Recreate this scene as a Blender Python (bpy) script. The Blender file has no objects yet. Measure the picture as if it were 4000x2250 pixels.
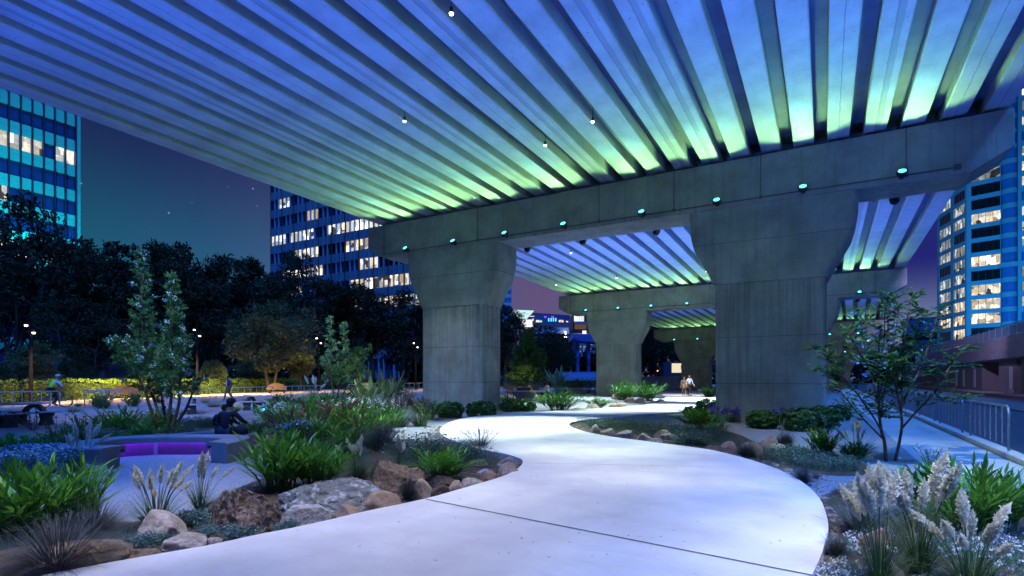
import bpy, math, random
from mathutils import Vector, Matrix, noise
R = random.Random(7)
SC = bpy.context.scene
COL = SC.collection
F, CX, HY, CH = 2121.0, 2000.0, 1475.0, 1.65
A = math.radians(29.9); ca, sa = math.cos(A), math.sin(A)
rad = math.radians

def at(px, py, z=0.0):
    d = F * (CH - z) / (py - HY)
    return dep(px, d, z)

def dep(px, d, z=0.0):
    xr = (px - CX) / F * d
    return Vector((xr * ca - d * sa, xr * sa + d * ca, z))

def pxd(px, py, d):
    return dep(px, d, CH + (HY - py) / F * d)

def dist(py, z=0.0):
    return F * (CH - z) / (py - HY)

# ---------------------------------------------------------------- materials
MATS = {}
def srgb(r, g, b):
    f = lambda c: (c / 255 / 12.92) if c <= 10 else ((c / 255 + .055) / 1.055) ** 2.4
    return (f(r), f(g), f(b))

def nodes(name):
    m = bpy.data.materials.new(name); m.use_nodes = True
    nt = m.node_tree; nt.nodes.clear()
    return m, nt

def N(nt, t, **kw):
    n = nt.nodes.new(t)
    for k, v in kw.items():
        if k.startswith('i_'):
            n.inputs[k[2:].replace('_', ' ')].default_value = v
        else:
            setattr(n, k, v)
    return n

def ramp(nt, pts, fac=None, interp='LINEAR'):
    r = nt.nodes.new('ShaderNodeValToRGB'); r.color_ramp.interpolation = interp
    el = r.color_ramp.elements
    while len(el) > 1: el.remove(el[-1])
    for i, (p, c) in enumerate(pts):
        e = el[0] if i == 0 else el.new(p)
        e.position = p
        c = (c, c, c) if isinstance(c, (int, float)) else c
        e.color = (c[0], c[1], c[2], 1)
    if fac is not None: nt.links.new(fac, r.inputs[0])
    return r

def coords(nt, stretch=(1, 1, 1), kind='Object'):
    tc = nt.nodes.new('ShaderNodeTexCoord')
    mp = nt.nodes.new('ShaderNodeMapping'); mp.inputs['Scale'].default_value = stretch
    nt.links.new(tc.outputs[kind], mp.inputs[0])
    return mp.outputs[0]

def noisen(nt, vec, scale, detail=6, rough=.6):
    n = N(nt, 'ShaderNodeTexNoise'); n.inputs['Scale'].default_value = scale
    n.inputs['Detail'].default_value = detail; n.inputs['Roughness'].default_value = rough
    nt.links.new(vec, n.inputs['Vector']); return n.outputs[0]

def mathn(nt, op, a, b=None, clamp=False):
    m = nt.nodes.new('ShaderNodeMath'); m.operation = op; m.use_clamp = clamp
    for i, x in enumerate((a, b)):
        if x is None: continue
        if isinstance(x, (int, float)): m.inputs[i].default_value = x
        else: nt.links.new(x, m.inputs[i])
    return m.outputs[0]

def mixc(nt, fac, a, b, mode='MIX'):
    m = nt.nodes.new('ShaderNodeMix'); m.data_type = 'RGBA'; m.blend_type = mode
    for inp, x in ((m.inputs[0], fac), (m.inputs[6], a), (m.inputs[7], b)):
        if isinstance(x, (int, float)): inp.default_value = x
        elif isinstance(x, tuple): inp.default_value = (x[0], x[1], x[2], 1)
        else: nt.links.new(x, inp)
    return m.outputs[2]

def finish(nt, col, rough=.8, metal=0, bump=None, bstr=.3, bdist=.02, transl=0, spec=.5, coat=0):
    b = N(nt, 'ShaderNodeBsdfPrincipled')
    if isinstance(col, tuple): b.inputs['Base Color'].default_value = (*col, 1)
    else: nt.links.new(col, b.inputs['Base Color'])
    if isinstance(rough, (int, float)): b.inputs['Roughness'].default_value = rough
    else: nt.links.new(rough, b.inputs['Roughness'])
    b.inputs['Metallic'].default_value = metal
    b.inputs['Specular IOR Level'].default_value = spec
    b.inputs['Coat Weight'].default_value = coat
    if bump is not None:
        bn = N(nt, 'ShaderNodeBump'); bn.inputs['Strength'].default_value = bstr; bn.inputs['Distance'].default_value = bdist
        nt.links.new(bump, bn.inputs['Height']); nt.links.new(bn.outputs[0], b.inputs['Normal'])
    out = N(nt, 'ShaderNodeOutputMaterial')
    sh = b.outputs[0]
    if transl:
        t = N(nt, 'ShaderNodeBsdfTranslucent')
        if isinstance(col, tuple): t.inputs[0].default_value = (*col, 1)
        else: nt.links.new(col, t.inputs[0])
        mx = N(nt, 'ShaderNodeMixShader'); mx.inputs[0].default_value = transl
        nt.links.new(sh, mx.inputs[1]); nt.links.new(t.outputs[0], mx.inputs[2]); sh = mx.outputs[0]
    nt.links.new(sh, out.inputs[0])

def mat(name, c1, c2=None, scale=4, rough=.8, metal=0, bump=0, bscale=40, bdist=.01, stretch=(1, 1, 1), spec=.4, detail=6, lo=.35, hi=.65):
    if name in MATS: return MATS[name]
    m, nt = nodes(name); v = coords(nt, stretch)
    c2 = c2 or tuple(x * .7 for x in c1)
    n = noisen(nt, v, scale, detail)
    r = ramp(nt, [(lo, c2), (hi, c1)], n)
    bp = noisen(nt, v, bscale) if bump else None
    finish(nt, r.outputs[0], rough, metal, bp, bump, bdist, spec=spec)
    MATS[name] = m; return m

def leafmat(name, c1, c2, transl=.25, rough=.45, c3=None):
    if name in MATS: return MATS[name]
    m, nt = nodes(name)
    g = N(nt, 'ShaderNodeNewGeometry')
    pts = [(0, c2), (.6, c1)] + ([(1, c3)] if c3 else [])
    r = ramp(nt, pts, g.outputs['Random Per Island'])
    n = noisen(nt, coords(nt), 6, 3)
    c = mixc(nt, .35, r.outputs[0], mixc(nt, n, c2, c1))
    finish(nt, c, rough, transl=transl, spec=.2)
    MATS[name] = m; return m

def emat(name, col, strength):
    if name in MATS: return MATS[name]
    m, nt = nodes(name)
    e = N(nt, 'ShaderNodeEmission'); e.inputs[0].default_value = (*col, 1); e.inputs[1].default_value = strength
    o = N(nt, 'ShaderNodeOutputMaterial'); nt.links.new(e.outputs[0], o.inputs[0])
    MATS[name] = m; return m

def litwin(name, warm, cold, strength, sc=(1, 1, 1), dark=.25, kind='Object'):
    """an office seen through its lit window: ceiling lights, partitions, furniture as blocks of brighter and darker light"""
    if name in MATS: return MATS[name]
    m, nt = nodes(name); v = coords(nt, sc, kind)
    oi = N(nt, 'ShaderNodeObjectInfo')
    rnd = oi.outputs['Random']
    add = N(nt, 'ShaderNodeVectorMath', operation='ADD'); nt.links.new(v, add.inputs[0])
    cmb = N(nt, 'ShaderNodeCombineXYZ')
    for i, k in enumerate((37.0, 21.0, 5.0)): nt.links.new(mathn(nt, 'MULTIPLY', rnd, k), cmb.inputs[i])
    nt.links.new(cmb.outputs[0], add.inputs[1])
    vo = N(nt, 'ShaderNodeTexVoronoi', distance='CHEBYCHEV'); vo.inputs['Scale'].default_value = 1.0
    nt.links.new(add.outputs[0], vo.inputs['Vector'])
    sep = N(nt, 'ShaderNodeSeparateColor'); nt.links.new(vo.outputs['Color'], sep.inputs[0])
    n = noisen(nt, add.outputs[0], 2.5, 3)
    k = ramp(nt, [(dark - .05, .05), (dark, .35), (.55, .6), (.8, 1.0), (.93, 1.8)], sep.outputs[0])
    k2 = mathn(nt, 'MULTIPLY', k.outputs[0], mathn(nt, 'ADD', mathn(nt, 'MULTIPLY', n, 1.2), .3))
    c = mixc(nt, sep.outputs[1], warm, cold)
    e = N(nt, 'ShaderNodeEmission'); nt.links.new(c, e.inputs[0])
    nt.links.new(mathn(nt, 'MULTIPLY', k2, strength), e.inputs[1])
    gl = N(nt, 'ShaderNodeBsdfGlossy'); gl.inputs['Roughness'].default_value = .1; gl.inputs[0].default_value = (.06, .06, .06, 1)
    ad = N(nt, 'ShaderNodeAddShader'); nt.links.new(e.outputs[0], ad.inputs[0]); nt.links.new(gl.outputs[0], ad.inputs[1])
    o = N(nt, 'ShaderNodeOutputMaterial'); nt.links.new(ad.outputs[0], o.inputs[0])
    MATS[name] = m; return m

def concrete(name, c, joints=(), streak=.35, crack=False, pores=True, bl=.25, axis=2, topz=None):
    if name in MATS: return MATS[name]
    m, nt = nodes(name); v = coords(nt)
    big = noisen(nt, v, .9, 8, .62)
    col = mixc(nt, ramp(nt, [(.3, 0.), (.7, 1.)], big).outputs[0], tuple(x * (1 - bl) for x in c), tuple(min(1, x * (1 + bl * .6)) for x in c))
    sv = coords(nt, (5, 5, .22) if axis == 2 else (5, .25, 5))
    st = noisen(nt, sv, 1.0, 7, .7)
    col = mixc(nt, mathn(nt, 'MULTIPLY', ramp(nt, [(.52, 0.), (.72, 1.)], st).outputs[0], streak), col, tuple(x * .35 for x in c))
    fine = noisen(nt, v, 45, 4)
    col = mixc(nt, mathn(nt, 'MULTIPLY', ramp(nt, [(.3, 1.), (.5, 0.)], fine).outputs[0], .18), col, tuple(x * .5 for x in c))
    if pores:
        vo = N(nt, 'ShaderNodeTexVoronoi'); vo.inputs['Scale'].default_value = 3.2; nt.links.new(v, vo.inputs['Vector'])
        col = mixc(nt, mathn(nt, 'MULTIPLY', mathn(nt, 'LESS_THAN', vo.outputs['Distance'], .065), .7), col, tuple(x * .15 for x in c))
    sx = N(nt, 'ShaderNodeSeparateXYZ'); nt.links.new(v, sx.inputs[0])
    h = fine
    if topz:
        s2 = ramp(nt, [(.44, 0.), (.62, 1.)], noisen(nt, coords(nt, (7, 7, .10)), 1.0, 8, .75)).outputs[0]
        mr = N(nt, 'ShaderNodeMapRange'); mr.inputs[1].default_value = topz - 3.2; mr.inputs[2].default_value = topz; nt.links.new(sx.outputs[2], mr.inputs[0])
        col = mixc(nt, mathn(nt, 'MULTIPLY', mathn(nt, 'MULTIPLY', s2, mr.outputs[0]), .75), col, tuple(x * .22 for x in c))
        s3 = ramp(nt, [(.50, 0.), (.7, 1.)], noisen(nt, coords(nt, (6, 6, .12)), 1.7, 8, .75)).outputs[0]
        col = mixc(nt, mathn(nt, 'MULTIPLY', s3, .35), col, tuple(min(1, x * 1.5) for x in c))
    for z in joints:
        wob = mathn(nt, 'MULTIPLY', mathn(nt, 'SUBTRACT', noisen(nt, v, 1.5, 4), .5), .03)
        dz = mathn(nt, 'ABSOLUTE', mathn(nt, 'SUBTRACT', mathn(nt, 'ADD', sx.outputs[2], wob), z))
        col = mixc(nt, mathn(nt, 'MULTIPLY', mathn(nt, 'LESS_THAN', dz, .014), .65), col, tuple(x * .25 for x in c))
    if crack:
        oi = N(nt, 'ShaderNodeObjectInfo')
        wob = mathn(nt, 'MULTIPLY', mathn(nt, 'SUBTRACT', noisen(nt, v, 2.2, 8, .75), .5), .10)
        xx = mathn(nt, 'ADD', sx.outputs[0], wob)
        dz = mathn(nt, 'ABSOLUTE', xx)
        on = mathn(nt, 'GREATER_THAN', oi.outputs['Random'], .5)
        col = mixc(nt, mathn(nt, 'MULTIPLY', mathn(nt, 'MULTIPLY', mathn(nt, 'LESS_THAN', dz, .012), on), .6), col, tuple(x * .3 for x in c))
        on2 = mathn(nt, 'GREATER_THAN', oi.outputs['Random'], .82)
        band = mathn(nt, 'LESS_THAN', mathn(nt, 'ABSOLUTE', mathn(nt, 'SUBTRACT', xx, .06)), .085)
        col = mixc(nt, mathn(nt, 'MULTIPLY', mathn(nt, 'MULTIPLY', band, on2), .6), col, tuple(x * .55 for x in c))
        blot = ramp(nt, [(.62, 0.), (.7, 1.)], noisen(nt, v, 2.8, 6, .75)).outputs[0]
        col = mixc(nt, mathn(nt, 'MULTIPLY', blot, .35), col, tuple(x * .45 for x in c))
    finish(nt, col, .85, bump=h, bstr=.25, bdist=.01, spec=.25)
    MATS[name] = m; return m

# ---------------------------------------------------------------- mesh builder
class MB:
    def __init__(s): s.v = []; s.f = []; s.mi = []
    def add(s, vs, fs, mi=0):
        o = len(s.v); s.v.extend(vs)
        for f in fs: s.f.append(tuple(i + o for i in f)); s.mi.append(mi)
    def box(s, x0, x1, y0, y1, z0, z1, mi=0, M=None):
        vs = [Vector((x, y, z)) for z in (z0, z1) for y in (y0, y1) for x in (x0, x1)]
        if M is not None: vs = [M @ v for v in vs]
        s.add(vs, [(0, 2, 3, 1), (4, 5, 7, 6), (0, 1, 5, 4), (2, 6, 7, 3), (0, 4, 6, 2), (1, 3, 7, 5)], mi)
    def prism(s, poly, a, b, axis='y', mi=0, M=None):
        n = len(poly)
        def P(p, q):
            v = Vector((p[0], q, p[1])) if axis == 'y' else (Vector((q, p[0], p[1])) if axis == 'x' else Vector((p[0], p[1], q)))
            return M @ v if M is not None else v
        vs = [P(p, a) for p in poly] + [P(p, b) for p in poly]
        fs = [tuple(range(n))[::-1], tuple(range(n, 2 * n))] + [(i, (i + 1) % n, n + (i + 1) % n, n + i) for i in range(n)]
        s.add(vs, fs, mi)
    def tube(s, pts, rr, n=6, mi=0, cap=True):
        pts = [Vector(p) for p in pts]
        if isinstance(rr, (int, float)): rr = [rr] * len(pts)
        t0 = (pts[1] - pts[0]).normalized()
        u = t0.orthogonal().normalized(); vs = []
        for i, p in enumerate(pts):
            t = ((pts[min(i + 1, len(pts) - 1)] - pts[max(i - 1, 0)])).normalized()
            u = (u - t * u.dot(t)); u = u.normalized() if u.length > 1e-6 else t.orthogonal().normalized()
            w = t.cross(u)
            for k in range(n):
                a = 2 * math.pi * k / n
                vs.append(p + (u * math.cos(a) + w * math.sin(a)) * rr[i])
        fs = []
        for i in range(len(pts) - 1):
            for k in range(n):
                k2 = (k + 1) % n
                fs.append((i * n + k, i * n + k2, (i + 1) * n + k2, (i + 1) * n + k))
        if cap:
            fs.append(tuple(range(n))[::-1]); fs.append(tuple(range((len(pts) - 1) * n, len(pts) * n)))
        s.add(vs, fs, mi)
    def loft(s, rings, mi=0, cap=True):
        n = len(rings[0]); vs = [Vector(p) for r in rings for p in r]; fs = []
        for i in range(len(rings) - 1):
            for k in range(n):
                k2 = (k + 1) % n
                fs.append((i * n + k, i * n + k2, (i + 1) * n + k2, (i + 1) * n + k))
        if cap: fs.append(tuple(range(n))[::-1]); fs.append(tuple(range((len(rings) - 1) * n, len(rings) * n)))
        s.add(vs, fs, mi)
    def leaf(s, p, d, up, L, W, droop=.3, segs=3, fold=.25, mi=0, pw=.75):
        d = d.normalized(); side = d.cross(up)
        side = side.normalized() if side.length > 1e-5 else d.orthogonal().normalized()
        nrm = side.cross(d); vs = []; fs = []
        for i in range(segs + 1):
            t = i / segs
            q = p + d * (L * t) + Vector((0, 0, -droop * L * t * t))
            w = W * max(.04, math.sin(math.pi * min(.985, (t * .93 + .05)) ** pw))
            vs += [q - side * w + nrm * (w * fold), q, q + side * w + nrm * (w * fold)]
        for i in range(segs):
            a = i * 3
            fs += [(a, a + 1, a + 4, a + 3), (a + 1, a + 2, a + 5, a + 4)]
        s.add(vs, fs, mi)
    def blade(s, p, az, L, W, tilt, curl, segs=4, mi=0):
        """a grass blade: starts at tilt from vertical and bends over by curl"""
        h = Vector((math.cos(az), math.sin(az), 0)); side = Vector((-h.y, h.x, 0)); q = Vector(p); vs = []; fs = []
        for i in range(segs + 1):
            t = i / segs; w = W * (1 - t * .85) * .5
            vs += [q - side * w, q + side * w]
            a = tilt + curl * t
            q = q + (h * math.sin(a) + Vector((0, 0, math.cos(a)))) * (L / segs)
        for i in range(segs): fs.append((2 * i, 2 * i + 1, 2 * i + 3, 2 * i + 2))
        s.add(vs, fs, mi)
    def card(s, p, d, side, L, W, mi=0):
        d = d * L; sd = side * W
        s.add([p - sd * .35, p + sd * .35, p + d * .55 + sd, p + d, p + d * .55 - sd], [(0, 1, 2, 3, 4)], mi)
    def build(s, name, mats, parent=None, smooth=False, loc=None, bevel=0, rz=0, uv=False):
        me = bpy.data.meshes.new(name)
        me.from_pydata([tuple(v) for v in s.v], [], s.f)
        mats = mats if isinstance(mats, (list, tuple)) else [mats]
        for m in mats: me.materials.append(m)
        if len(mats) > 1: me.polygons.foreach_set('material_index', s.mi)
        if smooth: me.polygons.foreach_set('use_smooth', [True] * len(me.polygons))
        me.update()
        o = bpy.data.objects.new(name, me); COL.objects.link(o)
        if parent is not None: o.parent = parent
        if loc is not None: o.location = loc
        if rz: o.rotation_euler.z = rz
        if bevel:
            b = o.modifiers.new('Bevel', 'BEVEL'); b.width = bevel; b.segments = 2; b.limit_method = 'ANGLE'; b.angle_limit = rad(35)
        return o

def tag(o, label=None, cat=None, group=None, kind=None):
    for k, v in (('label', label), ('category', cat), ('group', group), ('kind', kind)):
        if v: o[k] = v
    return o

def thing(name, label, cat, loc=(0, 0, 0), rz=0, group=None, scale=None):
    o = bpy.data.objects.new(name, None); COL.objects.link(o)
    o.location = loc; o.rotation_euler = (0, 0, rz)
    if scale: o.scale = scale if isinstance(scale, (tuple, list)) else (scale,) * 3
    return tag(o, label, cat, group)

KIDS = {}
def dup(o, parent=None):
    c = o.copy(); COL.objects.link(c)
    if parent is not None: c.parent = parent
    for ch in [x for x in o.children]: dup(ch, c)
    return c

def spot(name, loc, tgt, W, col, ang, blend=.6, radius=.08):
    l = bpy.data.lights.new(name, 'SPOT'); l.energy = W; l.color = col; l.spot_size = rad(ang); l.spot_blend = blend; l.shadow_soft_size = radius
    o = bpy.data.objects.new(name, l); COL.objects.link(o); o.location = loc
    o.rotation_euler = (Vector(tgt) - Vector(loc)).to_track_quat('-Z', 'Y').to_euler()
    return o

def point(name, loc, W, col, radius=.1):
    l = bpy.data.lights.new(name, 'POINT'); l.energy = W; l.color = col; l.shadow_soft_size = radius
    o = bpy.data.objects.new(name, l); COL.objects.link(o); o.location = loc
    return o

def rvec(r=R):
    while True:
        v = Vector((r.uniform(-1, 1), r.uniform(-1, 1), r.uniform(-1, 1)))
        if .05 < v.length < 1: return v.normalized()

# ---------------------------------------------------------------- camera, world, moonlight
cam = bpy.data.cameras.new('camera'); co = bpy.data.objects.new('camera', cam); COL.objects.link(co)
cam.sensor_width = 36; cam.lens = 36 * F / 4000; cam.shift_y = 350 / 4000; cam.clip_end = 3000; cam.clip_start = .1
co.location = (0, 0, CH); co.rotation_euler = (rad(90), 0, A)
SC.camera = co
SC.view_settings.view_transform = 'Standard'; SC.view_settings.look = 'None'; SC.view_settings.exposure = 0; SC.view_settings.gamma = 1
SC.cycles.max_bounces = 6; SC.cycles.diffuse_bounces = 3; SC.cycles.sample_clamp_indirect = 4
SC.cycles.use_denoising = True
try: SC.cycles.denoiser = 'OPENIMAGEDENOISE'
except Exception: pass

w = bpy.data.worlds.new('World'); SC.world = w; w.use_nodes = True
nt = w.node_tree; nt.nodes.clear()
sky = N(nt, 'ShaderNodeTexSky', sky_type='NISHITA', sun_disc=False, sun_elevation=rad(-4), sun_rotation=rad(200))
g = N(nt, 'ShaderNodeTexCoord'); sx = N(nt, 'ShaderNodeSeparateXYZ'); nt.links.new(g.outputs['Generated'], sx.inputs[0])
az = mathn(nt, 'ARCTAN2', sx.outputs[0], sx.outputs[1])           # 0 along the viaduct, negative to its left
f = mathn(nt, 'ADD', mathn(nt, 'MULTIPLY', az, 180 / math.pi / 120), .75, True)   # -90 deg -> 0, +30 deg -> 1
wv = noisen(nt, coords(nt, (3, 3, .4), 'Generated'), 2.2, 4)
f2 = mathn(nt, 'ADD', f, mathn(nt, 'MULTIPLY', mathn(nt, 'SUBTRACT', wv, .5), .12))
low = ramp(nt, [(0, (.004, .085, .15)), (.14, (.006, .12, .18)), (.24, (.022, .11, .22)), (.36, (.05, .12, .26)), (.52, (.12, .085, .2)), (.7, (.10, .12, .26)), (.82, (.20, .25, .42)), (1, (.16, .2, .4))], f2)
high = ramp(nt, [(0, (.009, .013, .075)), (.22, (.011, .014, .088)), (.33, (.030, .019, .11)), (.45, (.045, .022, .12)), (.65, (.018, .017, .14)), (1, (.014, .020, .2))], f2)
el = N(nt, 'ShaderNodeMapRange', interpolation_type='SMOOTHSTEP'); 
fr = N(nt, 'ShaderNodeMapRange', interpolation_type='SMOOTHSTEP'); fr.inputs[1].default_value = .55; fr.inputs[2].default_value = .76; nt.links.new(f, fr.inputs[0])
nt.links.new(mathn(nt, 'ADD', mathn(nt, 'MULTIPLY', fr.outputs[0], -.08), .12), el.inputs[1]); nt.links.new(mathn(nt, 'ADD', mathn(nt, 'MULTIPLY', fr.outputs[0], -.22), .40), el.inputs[2])
nt.links.new(sx.outputs[2], el.inputs[0])
grad = mixc(nt, el.outputs[0], low.outputs[0], high.outputs[0])
vo = N(nt, 'ShaderNodeTexVoronoi'); vo.inputs['Scale'].default_value = 55; nt.links.new(g.outputs['Generated'], vo.inputs['Vector'])
sp = N(nt, 'ShaderNodeSeparateColor'); nt.links.new(vo.outputs['Color'], sp.inputs[0])
star = mathn(nt, 'MULTIPLY', mathn(nt, 'LESS_THAN', vo.outputs['Distance'], .065), mathn(nt, 'MULTIPLY', mathn(nt, 'GREATER_THAN', sp.outputs[0], .55), sp.outputs[1]))
grad = mixc(nt, mathn(nt, 'MULTIPLY', star, .45), grad, (.6, .7, .95))
tot = mixc(nt, .05, grad, sky.outputs[0], 'ADD')
bg = N(nt, 'ShaderNodeBackground'); nt.links.new(tot, bg.inputs[0]); bg.inputs[1].default_value = 1.0
nt.links.new(bg.outputs[0], N(nt, 'ShaderNodeOutputWorld').inputs[0])

sl = bpy.data.lights.new('sun', 'SUN'); sl.energy = 4.6; sl.angle = rad(12); sl.color = (.06, .27, 1.0)
so = bpy.data.objects.new('sun', sl); COL.objects.link(so)
so.rotation_euler = Vector((-.5, .2, -.84)).to_track_quat('-Z', 'Y').to_euler()
# ---------------------------------------------------------------- ground, path, road
def soil():
    m, nt = nodes('sand'); v = coords(nt)
    n1 = noisen(nt, v, .35, 6); n2 = noisen(nt, v, 60, 4); n3 = noisen(nt, v, 3, 6, .7)
    c = mixc(nt, ramp(nt, [(.35, 0.), (.65, 1.)], n1).outputs[0], (.135, .175, .215), (.19, .235, .29))
    c = mixc(nt, ramp(nt, [(.55, 0.), (.8, .5)], n3).outputs[0], c, (.16, .12, .09))
    vo = N(nt, 'ShaderNodeTexVoronoi'); vo.inputs['Scale'].default_value = 55; nt.links.new(v, vo.inputs['Vector'])
    sp = N(nt, 'ShaderNodeSeparateColor'); nt.links.new(vo.outputs['Color'], sp.inputs[0])
    c = mixc(nt, .35, c, mixc(nt, sp.outputs[0], (.14, .12, .11), (.5, .47, .44)))
    vo2 = N(nt, 'ShaderNodeTexVoronoi'); vo2.inputs['Scale'].default_value = 5; nt.links.new(v, vo2.inputs['Vector'])
    c = mixc(nt, mathn(nt, 'MULTIPLY', mathn(nt, 'LESS_THAN', vo2.outputs['Distance'], .1), ramp(nt, [(.5, 0.), (.6, 1.)], n1).outputs[0]), c, (.1, .075, .06))
    h = mathn(nt, 'ADD', vo.outputs['Distance'], mathn(nt, 'MULTIPLY', n2, .6))
    finish(nt, c, .95, bump=h, bstr=.5, bdist=.012, spec=.15)
    return m
def pathmat():
    m, nt = nodes('pale_concrete'); v = coords(nt)
    n1 = noisen(nt, v, .8, 8, .6); n2 = noisen(nt, coords(nt, (1, 3.5, 1)), 1.3, 6, .6); n3 = noisen(nt, v, 90, 3)
    c = mixc(nt, ramp(nt, [(.3, 0.), (.7, 1.)], n1).outputs[0], (.52, .50, .50), (.78, .76, .75))
    c = mixc(nt, ramp(nt, [(.5, 0.), (.75, .5)], n2).outputs[0], c, (.60, .53, .52))
    vo = N(nt, 'ShaderNodeTexVoronoi'); vo.inputs['Scale'].default_value = 7; nt.links.new(v, vo.inputs['Vector'])
    sp = N(nt, 'ShaderNodeSeparateColor'); nt.links.new(vo.outputs['Color'], sp.inputs[0])
    spk = mathn(nt, 'MULTIPLY', mathn(nt, 'LESS_THAN', vo.outputs['Distance'], .07), mathn(nt, 'GREATER_THAN', sp.outputs[0], .6))
    c = mixc(nt, mathn(nt, 'MULTIPLY', spk, .5), c, (.2, .17, .15))
    # hairline cracks
    wv = noisen(nt, v, 1.1, 6, .6)
    nmul = N(nt, 'ShaderNodeTexVoronoi', feature='DISTANCE_TO_EDGE'); nmul.inputs['Scale'].default_value = .22
    ad = N(nt, 'ShaderNodeVectorMath', operation='ADD'); nt.links.new(v, ad.inputs[0])
    cb = N(nt, 'ShaderNodeCombineXYZ'); nt.links.new(wv, cb.inputs[0]); nt.links.new(n1, cb.inputs[1]); nt.links.new(cb.outputs[0], ad.inputs[1]); nt.links.new(ad.outputs[0], nmul.inputs['Vector'])
    c = mixc(nt, mathn(nt, 'MULTIPLY', mathn(nt, 'LESS_THAN', nmul.outputs['Distance'], .0008), .22), c, (.25, .22, .2))
    finish(nt, c, .55, bump=mathn(nt, 'ADD', mathn(nt, 'MULTIPLY', n3, .3), n1), bstr=.12, bdist=.02, spec=.4)
    return m

b = MB(); b.add([(-700, -300, 0), (500, -300, 0), (500, 900, 0), (-700, 900, 0)], [(0, 1, 2, 3)])
tag(b.build('ground', soil()), kind='structure')

PT = .09  # path slab thickness
LE = [(-400, 2420), (153, 2252), (265, 2227), (430, 2196), (596, 2167), (828, 2126), (1000, 2089), (1150, 2060), (1295, 2028), (1421, 1998), (1658, 1948), (1824, 1902), (1951, 1864), (2005, 1841), (2031, 1822), (2042, 1806), (2031, 1791), (1976, 1774), (1885, 1756), (1809, 1733), (1749, 1712), (1724, 1695), (1719, 1680), (1729, 1665), (1759, 1648), (1800, 1635), (1854, 1627), (1920, 1621), (2016, 1614), (2133, 1606), (2238, 1599), (2350, 1594), (2440, 1589), (2517, 1581), (2578, 1569), (2598, 1559), (2590, 1545), (2569, 1532), (2640, 1529), (2734, 1531), (2748, 1539), (2791, 1547), (2950, 1553)]
RE = [(2960, 1592), (2688, 1607), (2558, 1616), (2435, 1626), (2313, 1637), (2244, 1647), (2225, 1657), (2229, 1666), (2256, 1677), (2313, 1692), (2395, 1706), (2517, 1722), (2578, 1730), (2741, 1751), (2823, 1767), (2916, 1791), (3006, 1820), (3087, 1855), (3149, 1893), (3200, 1945), (3225, 2000), (3236, 2058), (3227, 2102), (3210, 2161), (3178, 2232), (3130, 2330), (2950, 2600)]
def smoothchain(ch, z, sub=4):
    P = [at(x, y, z) for x, y in ch]; out = []
    for i in range(len(P) - 1):
        p0, p1, p2, p3 = P[max(0, i - 1)], P[i], P[i + 1], P[min(len(P) - 1, i + 2)]
        for k in range(sub):
            t = k / sub
            q = .5 * ((2 * p1) + (p2 - p0) * t + (2 * p0 - 5 * p1 + 4 * p2 - p3) * t * t + (3 * p1 - p0 - 3 * p2 + p3) * t ** 3)
            out.append(q)
    out.append(P[-1]); return out
import mathutils
poly = smoothchain(LE, PT) + smoothchain(RE, PT)
tri = mathutils.geometry.tessellate_polygon([[Vector((p.x, p.y, 0)) for p in poly]])
b = MB(); n = len(poly)
vs = [Vector((p.x, p.y, PT)) for p in poly] + [Vector((p.x, p.y, .002)) for p in poly]
fs = []
for t in tri:
    a, c, d = (vs[i] for i in t)
    fs.append(tuple(t) if (c - a).cross(d - a).z > 0 else tuple(t)[::-1])
fs += [(i, n + i, n + (i + 1) % n, (i + 1) % n) for i in range(n)]
b.add(vs, fs)
tag(b.build('path', pathmat()), kind='structure')
def bed(poly, z=.006):
    b = MB(); P = smoothloop([at(x, y) for x, y in poly]); b.add([Vector((p.x, p.y, z)) for p in P], [tuple(range(len(P)))])
    o = b.build('soil', msoil); tag(o, kind='structure')
def smoothloop(P):
    out = []; n = len(P)
    for i in range(n):
        p0, p1, p2, p3 = P[i - 1], P[i], P[(i + 1) % n], P[(i + 2) % n]
        for k in range(5):
            t = k / 5; out.append(.5 * ((2 * p1) + (p2 - p0) * t + (2 * p0 - 5 * p1 + 4 * p2 - p3) * t * t + (3 * p1 - p0 - 3 * p2 + p3) * t ** 3))
    return out
msoil = mat('bed_soil', (.105, .085, .07), (.05, .04, .034), 7, .95, bump=.8, bscale=55, bdist=.03, spec=.1)
bed([(-200, 2330), (-120, 2040), (250, 2030), (520, 2040), (760, 1990), (900, 1920), (1080, 1850), (1250, 1800), (1420, 1770), (1600, 1730), (1800, 1735), (1990, 1775), (2040, 1806), (2000, 1845), (1660, 1948), (1300, 2027), (830, 2127), (430, 2197)])
bed([(1020, 1650), (1250, 1615), (1480, 1640), (1520, 1690), (1420, 1740), (1200, 1770), (1060, 1740)])
bed([(2235, 1655), (2400, 1650), (2680, 1668), (2860, 1690), (2960, 1730), (3080, 1750), (3250, 1770), (3400, 1830), (3350, 1860), (3150, 1850), (3000, 1820), (2820, 1768), (2550, 1728), (2300, 1690)])
bed([(3205, 1945), (3400, 1900), (3620, 1900), (3900, 1960), (4150, 2050), (4200, 2330), (3700, 2500), (3180, 2300), (3236, 2100)])
jm = mat('joint_dark', (.16, .14, .13))
for (p, q, wd) in (((1662, 1949), (3176, 2247), .014), ((2050, 1807), (3030, 1830), .007)):
    p, q = at(*p, PT + .004), at(*q, PT + .004); sd = (q - p).normalized().cross(Vector((0, 0, 1))) * wd
    b = MB(); b.add([p - sd, q - sd, q + sd, p + sd], [(0, 1, 2, 3)]); tag(b.build('path_joint', jm), kind='structure')

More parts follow.
